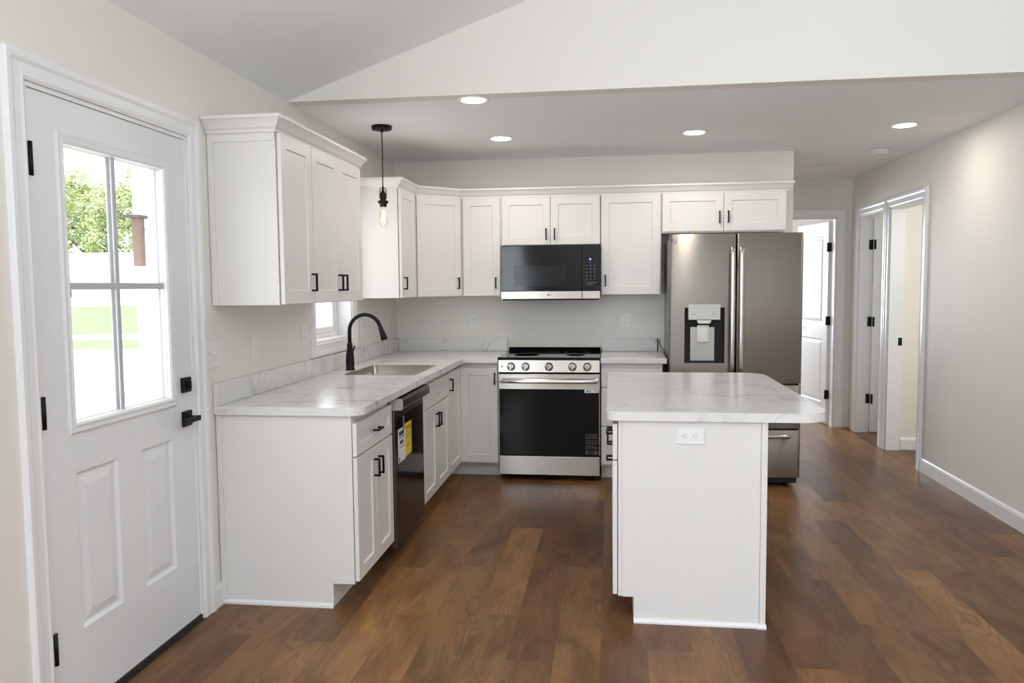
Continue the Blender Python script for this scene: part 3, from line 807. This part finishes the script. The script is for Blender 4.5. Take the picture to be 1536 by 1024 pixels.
# vertical bar handles
for dr, x, s in ((ld, XM-.030, -1), (rd, XM+.030, 1)):
    m = MB(); vs = []; fs = []; n = 24
    sec = [(-.016, .004), (-.016, -.004), (-.010, -.010), (.010, -.010), (.016, -.004), (.016, .004), (.008, .008), (-.008, .008)]
    k = len(sec)
    for i in range(n+1):
        u = i/n; z = .815+(1.695-.815)*u
        y = -.735-.016*(1-(2*u-1)**2)
        if u < .04 or u > .96: y += .01
        for a, b in sec: vs.append((x+a, y+b, z))
    for i in range(n):
        for j in range(k): fs.append((i*k+j, i*k+(j+1) % k, (i+1)*k+(j+1) % k, (i+1)*k+j))
    fs += [tuple(range(k)), tuple(n*k+j for j in range(k))]
    m.add(vs, fs, True)
    for z in (.835, 1.675): m.box(x-.012, x+.012, -.733, -.690, z-.018, z+.018)
    m.build('handle', 'handle', dr)
for dr, z in ((d1, .690), (d2, .372)):
    m = MB(); vs = []; fs = []; n = 24
    sec = [(.004, -.013), (-.006, -.012), (-.010, 0), (-.006, .012), (.004, .013)]
    k = len(sec)
    for i in range(n+1):
        u = i/n; x = .10+(FW-.18)*u; y = -.728-.016*(1-(2*u-1)**2)
        for a, b in sec: vs.append((x, y+a, z+b))
    for i in range(n):
        for j in range(k): fs.append((i*k+j, i*k+(j+1) % k, (i+1)*k+(j+1) % k, (i+1)*k+j))
    fs += [tuple(range(k)), tuple(n*k+j for j in range(k))]
    m.add(vs, fs, True)
    for x in (.125, FW-.105): m.box(x-.015, x+.015, -.727, -.688, z-.010, z+.010)
    m.build('handle', 'handle', dr)
for x in (.07, FW-.07): MB().box(x-.05, x+.05, -.66, -.50, 1.7655, 1.785).build('hinge_cover', 'fridgeside', t, .004)
MB().box(.02, FW-.02, -.655, -.10, .028, .0645).build('base_grille', 'gap', t)
for x, y in ((.09, -.60), (FW-.09, -.60), (.09, -.10), (FW-.09, -.10)):
    MB().lathe([(.024, 0), (.024, .012), (.012, .014), (.012, .03)], (x, y, 0), 'z', 14).build('foot', 'black', t)

# ------------------------------------------------------------------ dishwasher
DW0, DW1 = -2.430, -1.804; W = DW1-DW0
t = thing('dishwasher', 'dark stainless dishwasher with pocket bar and yellow energy label under the countertop', 'dishwasher', (0, DW0, 0), HALF)
MB().box(.006, W-.006, -.60, -.02, .10, .865).build('tub', 'gap', t)
MB().box(.006, W-.006, -.54, -.52, .0, .10).build('kick_plate', 'gap', t)
dd = MB().box(.004, W-.004, -.662, -.602, .078, .800).build('door', 'darksteel', t, .004)
MB().box(.060, W-.012, -.6635, -.6615, .09, .755).build('front_film', 'dwglass' if 'dwglass' in MT else 'darksteel', dd, .001)
h = MB().prism([(-.602, .802), (-.662, .802), (-.700, .806), (-.704, .812), (-.704, .850), (-.696, .862), (-.602, .862)], .016, W-.004, lambda p, q, a: (a, p, q)).build('handle', 'darksteel', t, .003)
MB().prism([(-.640, .801), (-.704, .805), (-.7085, .812), (-.7085, .851), (-.698, .8635), (-.640, .8635)], .002, .0155, lambda p, q, a: (a, p, q)).build('handle_end_cap', 'grey', h, .002)
s = MB().box(.065, .200, -.6650, -.6640, .512, .690).build('paper_label', 'paper', dd)
m = MB().box(.080, .175, -.6656, -.6650, .652, .676).box(.080, .190, -.6656, -.6650, .640, .645).box(.095, .165, -.6656, -.6650, .606, .626).box(.090, .185, -.6656, -.6650, .588, .592).box(.075, .092, -.6656, -.6650, .518, .540)
merge(s, m, 'ink')
s = MB().box(.201, .335, -.6650, -.6640, .520, .700).build('energy_label', 'yellow', dd)
m = MB().box(.212, .325, -.6655, -.6650, .664, .682)
for i in range(4): m.box(.215, .215+.025*(3+i % 2), -.6655, -.6650, .648-.012*i, .651-.012*i)
m.box(.300, .322, -.6655, -.6650, .530, .545).box(.235, .300, -.6655, -.6650, .570, .578); merge(s, m, 'yellowprint')
MB().box(.160, .185, -.6665, -.6655, .675, .745).build('tape', 'tape', dd)

# ------------------------------------------------------------------ island
IX, ID = 2.400, 0.600
yi0, yi1, yi2 = -1.570, -2.478, -3.000
W = yi0-yi1
base_cab('white island cabinet at the refrigerator end, one drawer over two doors facing the range side', W, ID, (IX, yi0, 0), -HALF,
    [('drawer', .006, W-.003, .701, .852, (W/2, .775, False)),
     ('door', .006, W/2-.0015, .116, .694, (W/2-.032, .612, True)), ('door', W/2+.0015, W-.003, .116, .694, (W/2+.032, .612, True))], name='island_cabinet', toe=.066)
W = yi1-yi2
c = base_cab('white island cabinet nearest the viewer with a plain end panel and an outlet', W, ID, (IX, yi1, 0), -HALF,
    [('drawer', .003, W-.004, .701, .852, (W/2, .770, False)), ('door', .003, W-.004, .116, .694, (W/2, .650, False))], name='island_cabinet', toe=.066)
m = MB(); m.prism([(-.016, 0), (-.016, BH), (-ID+.018, BH), (-ID+.018, TOE), (-ID+.066, TOE), (-ID+.066, 0)], W+.0005, W+.006, lambda p, q, a: (a, p, q))
m.build('end_panel', 'cab', c, .001)
MB().box(W+.0005, W+.011, -.015, .010, 0, BH).build('corner_strip', 'cab', c, .002)
m = MB(); m.sweep([(W+.0065, -ID+.066), (W+.0065, -.015), (W+.0115, -.0145), (W+.0115, .012)], [(0, 0), (.012, 0), (.012, .008), (.007, .017), (0, .019)], I3)
m.build('shoe_moulding', 'trim', c)
MB().box(0, W, .0005, .006, 0, BH).build('back_panel', 'cab', c)
MB().box(W-.02, W-.0005, -ID+.0665, -ID+.072, 0, TOE-.001).build('toe_board', 'toe', c)
o = MB().slab(rrect(1.752, 2.660, -3.030, -1.535, [.05, .13, .13, .03], 10), [], CT0, CT1, I3).build('countertop', 'marble', None, .004)
tag(o, 'white marble-look island countertop with rounded corners', 'countertop')

# ------------------------------------------------------------------ doors
def panel_slab(name, parent, w, z0, z1, th, panels, window, mat):
    """slab face at y=-th/2 ; local x 0..w"""
    m = MB(); holes = [rc(*p) for p in panels]+([rc(*window)] if window else [])
    m.slab(rc(0, w, z0, z1), holes, -th/2, th/2, lambda p, q, h: (p, h, q))
    prof = [(0, 0), (.010, .009), (.016, .010), (.048, .003), (.054, .003)]
    for x0, x1, a, b in panels:
        for sgn in (-1, 1):
            vs = []; fs = []
            for i, d in prof:
                y = sgn*(th/2-d); vs += [(x0+i, y, a+i), (x1-i, y, a+i), (x1-i, y, b-i), (x0+i, y, b-i)]
            for r in range(len(prof)-1):
                for k in range(4): fs.append((r*4+k, r*4+(k+1) % 4, (r+1)*4+(k+1) % 4, (r+1)*4+k))
            q = (len(prof)-1)*4; fs.append((q, q+1, q+2, q+3)); m.add(vs, fs)
    return m.build(name, mat, parent)

TH = .044
t = thing('door_1', 'white entry door with a four-pane window, two raised panels and black hardware', 'door', (-.004-TH/2, -4.058, 0), HALF, kind='structure')
DWid = 4.058-3.177
gx0, gx1, gz0, gz1 = 4.058-3.898, 4.058-3.346, .998, 1.908
px_ = lambda y: y+4.058
sl = panel_slab('slab', t, DWid, .024, 2.056, TH, [(px_(-3.912), px_(-3.695), .292, .826), (px_(-3.553), px_(-3.345), .292, .826)], (gx0-.012, gx1+.012, gz0-.012, gz1+.012), 'door')
# glazing frame
m = MB(); xm = (gx0+gx1)/2
GP = [(0, -.012), (.004, -.004), (.004, .003), (.012, .009), (.022, .006), (.034, .008), (.042, .003), (.042, -.0005), (.013, -.0005), (.013, -.012)]
for sgn in (1, -1):
    m.sweep([(xm, gz1), (gx0, gz1), (gx0, gz0), (gx1, gz0), (gx1, gz1), (xm, gz1)], GP, lambda p, q, h, s_=sgn: (p, -s_*(TH/2+h), q))
fr = m.build('window_frame', 'door', sl)
MB().box(gx0-.010, gx1+.010, -.004, .004, gz0-.010, gz1+.010).build('glass', 'glass', sl)
m = MB()
for sgn in (-1, 1):
    m.box(xm-.011-.012, xm+.011-.012, sgn*.006, sgn*.014, gz0-.006, gz1+.006)
    m.box(gx0-.006, xm-.0235, sgn*.006, sgn*.0138, 1.437, 1.461); m.box(xm-.0005, gx1+.006, sgn*.006, sgn*.0138, 1.437, 1.461)
m.build('muntin', 'muntin', sl, .003)
f = -TH/2
hx = px_(-3.236)
k = MB().box(hx-.032, hx+.032, f-.012, f-.0002, .862, .926).build('lever_rose', 'black', sl, .002)
m = MB(); m.tube([(hx, f-.012, .896), (hx, f-.052, .896)], .011, 14); m.box(hx-.110, hx+.014, f-.062, f-.048, .886, .907)
m.build('lever', 'black', k, .002)
k = MB().box(hx-.031, hx+.031, f-.014, f-.0002, 1.005, 1.067).build('deadbolt', 'black', sl, .002)
MB().box(hx-.006, hx+.006, f-.030, f-.0142, 1.020, 1.052).build('thumb_turn', 'black', k, .002)
for z in (1.84, 1.05, .285):
    m = MB(); m.box(-.010, .013, f-.0035, f-.0002, z-.050, z+.050); m.lathe([(.0075, -.052), (.0075, .052)], (.0015, f-.008, z), 'z', 12)
    m.build('hinge', 'black', t)
MB().box(.002, DWid-.002, f-.010, TH/2, .004, .0235).build('door_sweep', 'gap', t)
o = MB().box(-.139, .012, DY0+.013, DY1-.013, .0004, .0036).build('threshold', 'gap'); struct(o, 'dark threshold under the entry door', 'threshold')

# hallway end door, standing open into the bright room
TD = .035; ang = math.radians(180-79)
t = thing('door_2', 'white two-panel door standing open at the end of the hallway', 'door', (ED1-.022, 1.888, 0), ang, kind='structure')
wd = .72
# local x runs from the hinge to the free edge ; visible face is local +y
sl = panel_slab('slab', t, wd, .012, 2.055, TD, [(.11, wd-.11, 1.03, 1.915), (.11, wd-.11, .22, .87)], None, 'door')
m = MB()
for sgn in (-1, 1): m.lathe([(.028, TD/2*0), (.028, .006), (.010, .008), (.010, .028), (.024, .036), (.027, .046), (.022, .056), (.0, .058)][0:8] if sgn > 0 else [(.0, -.058), (.022, -.056), (.027, -.046), (.024, -.036), (.010, -.028), (.010, -.008), (.028, -.006), (.028, 0)], (wd-.065, sgn*(TD/2+.0003), .965), 'y', 20)
m.build('knob', 'black', sl)
for z in (1.80, 1.06, .31):
    m = MB(); m.box(-.004, -.0005, -TD/2, TD/2+.012, z-.045, z+.045); m.lathe([(.007, -.046), (.007, .046)], (-.004, TD/2+.008, z), 'z', 12); m.box(-.004, .03, TD/2+.0002, TD/2+.003, z-.045, z+.045)
    m.build('hinge', 'black', t)
# far right-hand doorway: slab swung into the room
t = thing('door_3', 'white door swung open inside the farther right-hand doorway with black hinges', 'door', (XR+.114, A1-.014, 0), 0, kind='structure')
sl = panel_slab('slab', t, .60, .012, 2.05, TD, [(.11, .49, 1.03, 1.915), (.11, .49, .22, .87)], None, 'door')
for ch in (sl,): ch.location = (0, -TD/2, 0)
for z in (1.80, 1.07, .33):
    m = MB(); m.box(-.034, -.0005, -.0045, -.0005, z-.046, z+.046); m.lathe([(.008, -.046), (.008, .046)], (-.003, -.0085-TD+TD, z), 'z', 12); m.box(.0005, .02, -TD-.003, -TD-.0005, z-.046, z+.046)
    m.build('hinge', 'black', t)
o = MB().box(XR+.078, XR+.108, B1-.016, B1-.0125, .905, .970).build('strike_plate', 'black'); tag(o, 'black strike plate on the jamb of the nearer right-hand doorway', 'strike plate')

# ------------------------------------------------------------------ kitchen window
t = thing('window_1', 'white window over the sink, partly hidden by the wall cabinets', 'window', (0, 0, 0), kind='structure')
ym = (WY0+WY1)/2; wf = lambda p, q, h: (h, p, q)
loop = lambda i: [(ym, WZ1-i), (WY0+i, WZ1-i), (WY0+i, WZ0+i), (WY1-i, WZ0+i), (WY1-i, WZ1-i), (ym, WZ1-i)]
MB().sweep(loop(.004), CP, wf).build('casing', 'trim', t)
MB().sweep(loop(.012), [(0, -.139), (.0119, -.139), (.0119, .002), (0, .002)], wf).build('jamb_liner', 'trim', t)
MB().sweep(loop(.040), [(0, -.135), (.0278, -.135), (.0278, -.095), (0, -.095)], wf).build('window_frame', 'vinyl', t, .002)
s_ = MB().sweep(loop(.078), [(0, -.128), (.0375, -.128), (.0375, -.104), (0, -.104)], wf).build('sash', 'vinyl', t, .002)
MB().box(-.127, -.105, WY0+.0785, WY1-.0785, 1.555, 1.595).build('meeting_rail', 'vinyl', t)
MB().box(-.118, -.114, WY0+.075, WY1-.075, WZ0+.075, WZ1-.075).build('glass', 'glass', s_)

# ------------------------------------------------------------------ plates and outlets
def plate(name, label, cat, loc, rz, w_=.072, h_=.116, kind='outlet', gangs=1, group=None, ry=0):
    t = thing(name, label, cat, loc, rz, group)
    if ry: t.rotation_euler = (0, ry, rz)
    cvp = MB().box(-w_/2, w_/2, -.0065, -.0005, -h_/2, h_/2).build('cover_plate', 'plate', t, .0025)
    for g_ in range(gangs):
        x = (g_-(gangs-1)/2)*.046
        k_ = kind[g_] if isinstance(kind, (list, tuple)) else kind
        if k_ == 'outlet':
            for z in (-.021, .021):
                r = MB().slab(rrect(x-.017, x+.017, z-.0145, z+.0145, .010), [], -.0085, -.0062, lambda p, q, h: (p, h, q)).build('receptacle', 'plate', t)
                m = MB().box(x-.0075, x-.0055, -.0088, -.0084, z-.002, z+.006).box(x+.0055, x+.0075, -.0088, -.0084, z-.001, z+.005)
                m.lathe([(.0025, 0), (.0025, -.0003)], (x, -.0085, z-.008), 'y', 10); m.build('slots', 'slot', r)
        elif k_ == 'toggle':
            m = MB().box(x-.005, x+.005, -.0075, -.0062, -.012, .012); m.prism([(-.006, -.004), (-.006, .006), (-.020, .010), (-.020, .004)], x-.0035, x+.0035, lambda p, q, a: (a, p, q))
            m.build('toggle', 'plate', t)
            m = MB()
            for z in (-.030, .030): m.lathe([(.0028, 0), (.0028, -.0006)], (x, -.0066, z), 'y', 10)
            merge(cvp, m, 'grey')
        elif k_ == 'rocker':
            m = MB(); m.prism([(-.0062, -.033), (-.0062, .033), (-.0085, .033), (-.0075, 0), (-.0115, -.033)], x-.016, x+.016, lambda p, q, a: (a, p, q)); m.build('rocker', 'plate', t)
    return t
GS = 'outlets and switches on the walls'
plate('outlet', 'white duplex outlet on the back wall left of the range', 'outlet', (.655, 0, 1.150), 0, group=GS)
plate('outlet', 'white duplex outlet on the back wall between the range and the refrigerator', 'outlet', (1.881, 0, 1.157), 0, group=GS)
plate('light_switch', 'white three-gang switch plate beside the entry door', 'switch', (0, -3.004, 1.146), HALF, .150, .120, ['toggle', 'toggle', 'rocker'], 3, GS)
plate('light_switch', 'white rocker switch plate above the near countertop, right of the three-gang plate', 'switch', (0, -2.588, 1.142), HALF, kind='rocker', group=GS)
plate('outlet', 'white outlet on the sink wall just left of the window', 'outlet', (0, -1.975, 1.165), HALF, group=GS, kind='outlet')
plate('outlet', 'white outlet on the sink wall just right of the window', 'outlet', (0, -.93, 1.150), HALF, group=GS)
plate('light_switch', 'white switch plate on the sink wall nearest the back corner', 'switch', (0, -.30, 1.162), HALF, kind='rocker', group=GS)
plate('outlet', 'white duplex outlet lying sideways on the island end panel', 'outlet', (2.0975, -3.0062, .808), 0, .070, .117, 'outlet', 1, GS, ry=HALF)

# ------------------------------------------------------------------ ceiling fittings
def spot(name, parent, power):
    l = bpy.data.lights.new(name, 'AREA'); l.shape = 'DISK'; l.size = .12; l.energy = power; l.color = (1, .91, .79); l.spread = math.radians(178)
    o = bpy.data.objects.new(name, l); COL.objects.link(o); o.parent = parent; o.location = (0, 0, -.012); return o
for x, y, lab in ((1.022, -2.004, 'round recessed ceiling light nearest the gable wall, largest of the four'),
             (1.015, -.886, 'round recessed ceiling light above the range side, left of the middle one'),
             (2.323, -.870, 'round recessed ceiling light above the refrigerator'),
             (3.657, -.880, 'round recessed ceiling light at the right above the hallway floor')):
    t = thing('recessed_light', lab, 'ceiling light', (x, y, CZ), 0, 'recessed ceiling lights')
    MB().lathe([(.066, -.0004), (.068, -.006), (.086, -.005), (.092, -.0006)], (0, 0, 0), 'z', 40).build('trim_ring', 'plate', t)
    MB().lathe([(.0, -.0075), (.067, -.0065), (.067, -.0062)], (0, 0, 0), 'z', 40).build('diffuser', 'lightdisc', t)
    spot('recessed_lamp', t, 2.25)
t = thing('smoke_detector', 'round white smoke detector on the hallway ceiling', 'smoke detector', (3.814, .063, CZ))
MB().lathe([(.070, -.0005), (.070, -.010), (.064, -.012), (.064, -.018), (.060, -.034), (.045, -.040), (0, -.040)], n=36).build('body', 'plate', t)
MB().lathe([(.012, -.0402), (.012, -.044), (0, -.045)], (-.02, -.02, 0), n=16).build('test_button', 'plate', t)
MB().lathe([(.004, -.0402), (.004, -.042), (0, -.042)], (.025, -.015, 0), n=10).build('indicator', 'slot', t)
t = thing('ceiling_vent', 'small white vent register on the hallway ceiling', 'vent', (3.635, .79, CZ))
MB().slab(rc(-.085, .085, -.06, .06), [rc(-.068, .068, -.043, .043)], -.008, -.0005, I3).build('frame', 'plate', t, .002)
m = MB()
for i in range(7): m.prism([(-.040+.0125*i, -.001), (-.036+.0125*i, -.0075), (-.034+.0125*i, -.0075), (-.038+.0125*i, -.001)], -.067, .067, lambda p, q, a: (a, p, q))
m.build('louvres', 'plate', t)

# pendant
t = thing('pendant_light', 'black pendant light with a bare bulb hanging over the sink', 'pendant light', (.325, -1.412, CZ))
MB().lathe([(.064, -.0005), (.064, -.020), (.060, -.024), (.012, -.026), (.008, -.040), (0, -.040)], n=36).build('canopy', 'black', t)
MB().tube([(0, 0, -.039), (.0015, 0, -.15), (.001, 0, -.27), (0, 0, -.382)], .0035, 8).build('cord', 'black', t)
sk = MB().lathe([(.004, -.375), (.006, -.382), (.006, -.400), (.018, -.424), (.019, -.470), (.019, -.474)], n=24).build('socket', 'black', t)
MB().lathe([(.0195, -.470), (.032, -.470), (.034, -.475), (.032, -.485), (.0225, -.488), (.0225, -.508), (.0, -.508)], n=28).build('collar', 'black', sk)
m = MB(); R = .021
m.tube([(-R, 0, -.455), (-R, 0, -.415)]+[(R*math.cos(math.radians(180-15*k)), 0, -.411+R*math.sin(math.radians(15*k))*1.15) for k in range(0, 13)]+[(R, 0, -.415), (R, 0, -.455)], .0028, 8)
m.build('yoke', 'black', sk)
b_ = MB().lathe([(.0135, -.5085), (.0135, -.522), (.018, -.535), (.026, -.56), (.0315, -.585), (.032, -.602), (.027, -.620), (.016, -.632), (0, -.636)], n=28).build('bulb', 'bulbglass', t)
m = MB()
for k in range(6):
    a = k*math.pi/3; m.tube([(.006*math.cos(a), .006*math.sin(a), -.53), (.013*math.cos(a), .013*math.sin(a), -.600)], .0011, 6)
m.build('filament', 'filament', b_)
MB().lathe([(.004, -.5086), (.004, -.60), (0, -.602)], n=10).build('glass_stem', 'bulbglass', b_)
pl = bulb('pendant_lamp', (0, 0, -.575), .3, .012, (1, .80, .55)); pl.parent = t

# refrigerator power cord in the gap beside the countertop
o = MB().tube([(2.152, -.012, 1.00), (2.152, -.03, .985), (2.155, -.12, .965), (2.166, -.30, .945), (2.1735, -.40, .93), (2.1735, -.60, .89), (2.1735, -.62, .82), (2.1735, -.61, .70)], .0033, 8).build('power_cord', 'black')
tag(o, 'thin black power cord between the short countertop and the refrigerator', 'cord')

# ------------------------------------------------------------------ living room windows behind the camera
def win_frame(name, label, a0, a1, z0, z1, fn):
    t = thing(name, label, 'window', (0, 0, 0), kind='structure'); am = (a0+a1)/2
    lp = [(am, z1), (a0, z1), (a0, z0), (a1, z0), (a1, z1), (am, z1)]
    MB().sweep(lp, CP, fn).build('casing', 'trim', t)
    lp2 = [(am, z1-.05), (a0+.05, z1-.05), (a0+.05, z0+.05), (a1-.05, z0+.05), (a1-.05, z1-.05), (am, z1-.05)]
    s_ = MB().sweep(lp2, [(0, -.12), (.05, -.12), (.05, -.08), (0, -.08)], fn).build('window_frame', 'vinyl', t)
    m = MB().prism([(am-.02, z0+.05), (am+.02, z0+.05), (am+.02, z1-.05), (am-.02, z1-.05)], -.115, -.085, fn); m.build('mullion', 'vinyl', t)
win_frame('window_2', 'white side window of the living room left of the camera', -8.2, -6.6, .7, 2.15, lambda p, q, h: (h, p, q))

# ------------------------------------------------------------------ outside the entry door
FX, FY = -.1277, .9918
def out(d, lat, z): return (1.77+FX*d+FY*lat, -6.25+FY*d-FX*lat, z)
def strip(name, mat, d0, z0, d1, z1, l0=-1.4, l1=.35, n=1, base=-4.0):
    m = MB(); q = [out(d0, l0*d0-8, z0), out(d0, -.32*d0, z0), out(d1, -.32*d1, z1), out(d1, l0*d1-8, z1)]
    m.add(q+[(x, y, base) for x, y, z in q], [(0, 1, 2, 3), (7, 6, 5, 4), (0, 4, 5, 1), (1, 5, 6, 2), (2, 6, 7, 3), (3, 7, 4, 0)])
    return m.build(name, mat)
m = MB().slab([(-.142, -9.6), (-.142, 5.2), out(20.6, -.32*20.6, 0)[:2], out(20.6, -38, 0)[:2], (-30, -9.6)], [], -4.0, -.15, I3)
o = m.build('ground_patio', 'concrete'); struct(o, 'pale concrete paving outside the entry door', 'paving')
o = strip('lawn', 'grass', 20.6, -.15, 24.6, -.15); tag(o, 'narrow strip of green grass beside the concrete paving', 'grass', kind='stuff')
o = strip('ground_path', 'concrete', 24.6, -.15, 27.6, -.15); struct(o, 'pale path crossing the grass outside', 'path')
o = strip('lawn', 'grass', 27.6, -.15, 45, .50); tag(o, 'broad green lawn rising to the white building', 'grass', kind='stuff')
o = strip('ground_driveway', 'concrete', 45, .50, 50, .92); struct(o, 'pale driveway in front of the white building', 'driveway')
rz = math.atan2(-FX, FY)
t = thing('building', 'long low white building with a pale roof seen through the door window', 'building', out(53, -27, -1.0), rz)
MB().box(-16, 16, 0, 7, 0, 2.95).build('wall', 'siding', t)
MB().prism([(-.5, 2.85), (3.5, 5.0), (7.5, 2.85), (7.5, 3.0), (3.5, 5.16), (-.5, 3.0)], -16.5, 16.5, lambda p, q, a: (a, p, q)).build('roof', 'shingle', t)
MB().box(-16.5, 16.5, -.55, -.50, 2.82, 3.03).build('gutter', 'muntin', t)
for x in (-3.4, 2.4): MB().box(x-.25, x+.25, -.02, -.001, 1.95, 2.6).build('window', 'slot', t)
MB().box(-.6, .6, -.06, -.001, 1.2, 2.7).build('door', 'vinyl', t)
t = thing('ground_far', 'grassy rise behind the white building', 'ground', (0, 0, 0), kind='structure')
strip('slope', 'grass', 61, .6, 110, 3.0).parent = t
# trees
def leaf_tree(label, d, lat, z, h, r, seed):
    rg = random.Random(seed); x, y, _ = out(d, lat, 0)
    t = thing('tree', label, 'tree', (x, y, z), 0, 'trees beyond the white building')
    m = MB(); m.tube([(0, 0, -1), (.1, .05, h*.3), (.0, .2, h*.55), (.15, .1, h*.85)], [.28, .2, .13, .04], 8)
    for k in range(7):
        a = rg.uniform(0, 6.28); zz = h*rg.uniform(.3, .7); m.tube([(.05, .1, zz), (math.cos(a)*r*.45, math.sin(a)*r*.45, zz+h*.13), (math.cos(a)*r*.8, math.sin(a)*r*.8, zz+h*.2)], [.09, .05, .02], 6)
    m.build('trunk', 'bark', t)
    m = MB(); vs = []; fs = []
    cg = lambda: max(-.75*r, min(.75*r, rg.gauss(0, r*.45)))
    cl = [(cg(), cg(), h*(.22+.74*rg.random()**.9), rg.uniform(.5, 1.1)) for _ in range(62)]
    for cx, cy, cz, cr in cl:
        tap = 1-.45*max(0, cz/h-.5)*2
        cx *= tap; cy *= tap
        for _ in range(95):
            while True:
                v = Vector((rg.uniform(-1, 1), rg.uniform(-1, 1), rg.uniform(-1, 1)))
                if v.length < 1: break
            c0 = Vector((cx, cy, cz))+v*cr*Vector((1, 1, .8)).length*.62
            u = Vector((rg.gauss(0, 1), rg.gauss(0, 1), rg.gauss(0, .6))).normalized(); q = u.cross(Vector((rg.gauss(0, 1), rg.gauss(0, 1), rg.gauss(0, 1)))).normalized()
            s1, s2 = rg.uniform(.10, .22), rg.uniform(.06, .12); o_ = len(vs)
            vs += [c0-u*s1, c0+q*s2, c0+u*s1, c0-q*s2]; fs.append((o_, o_+1, o_+2, o_+3))
    m.add(vs, fs); m.build('crown', 'leaf', t)
for i, (d, lat, h, r, lab) in enumerate(((68, -40.6, 11.4, 3.0, 'pale green leafy tree at the left edge of the door window'),
        (68, -34.8, 10.6, 2.9, 'pale green leafy tree beside the vertical muntin of the door window'),
        (68, -29.2, 9.8, 2.8, 'pale leafy tree hidden mostly behind the porch post'),
        (77, -42.4, 12.6, 3.2, 'taller pale tree behind and left of the front tree row'),
        (77, -36.2, 13.0, 3.0, 'taller pale tree behind the middle of the front tree row'))):
    leaf_tree(lab, d, lat, .6, h, r, 20+i)
# porch
t = thing('porch_post', 'square white porch post outside the entry door', 'post', (-1.51, -1.105, -.15))
MB().box(-.055, .055, -.055, .055, 0, 2.80).build('shaft', 'vinyl', t, .004)
MB().box(-.075, .075, -.075, .075, 0, .14).build('base', 'vinyl', t, .004)
o = MB().box(-1.62, -.142, -5.6, -1.0, 2.652, 2.80).build('porch_roof', 'vinyl'); struct(o, 'white porch roof outside the entry door', 'porch roof')
t = thing('bracket_box', 'brown wooden piece with a dark flat cap fixed to the white porch post', 'bracket', (-1.51, -1.16, 1.60))
MB().prism([(-.045, 0), (-.002, 0), (-.002, .33), (-.062, .33)], -.03, .03, lambda p, q, a: (a, p, q)).build('board', 'brown', t, .002)
MB().box(-.06, .06, -.105, -.0005, .331, .350).build('cap', 'darkroof', t)
MB().box(-.032, .032, -.020, -.001, .25, .262).build('clasp', 'darkroof', t)
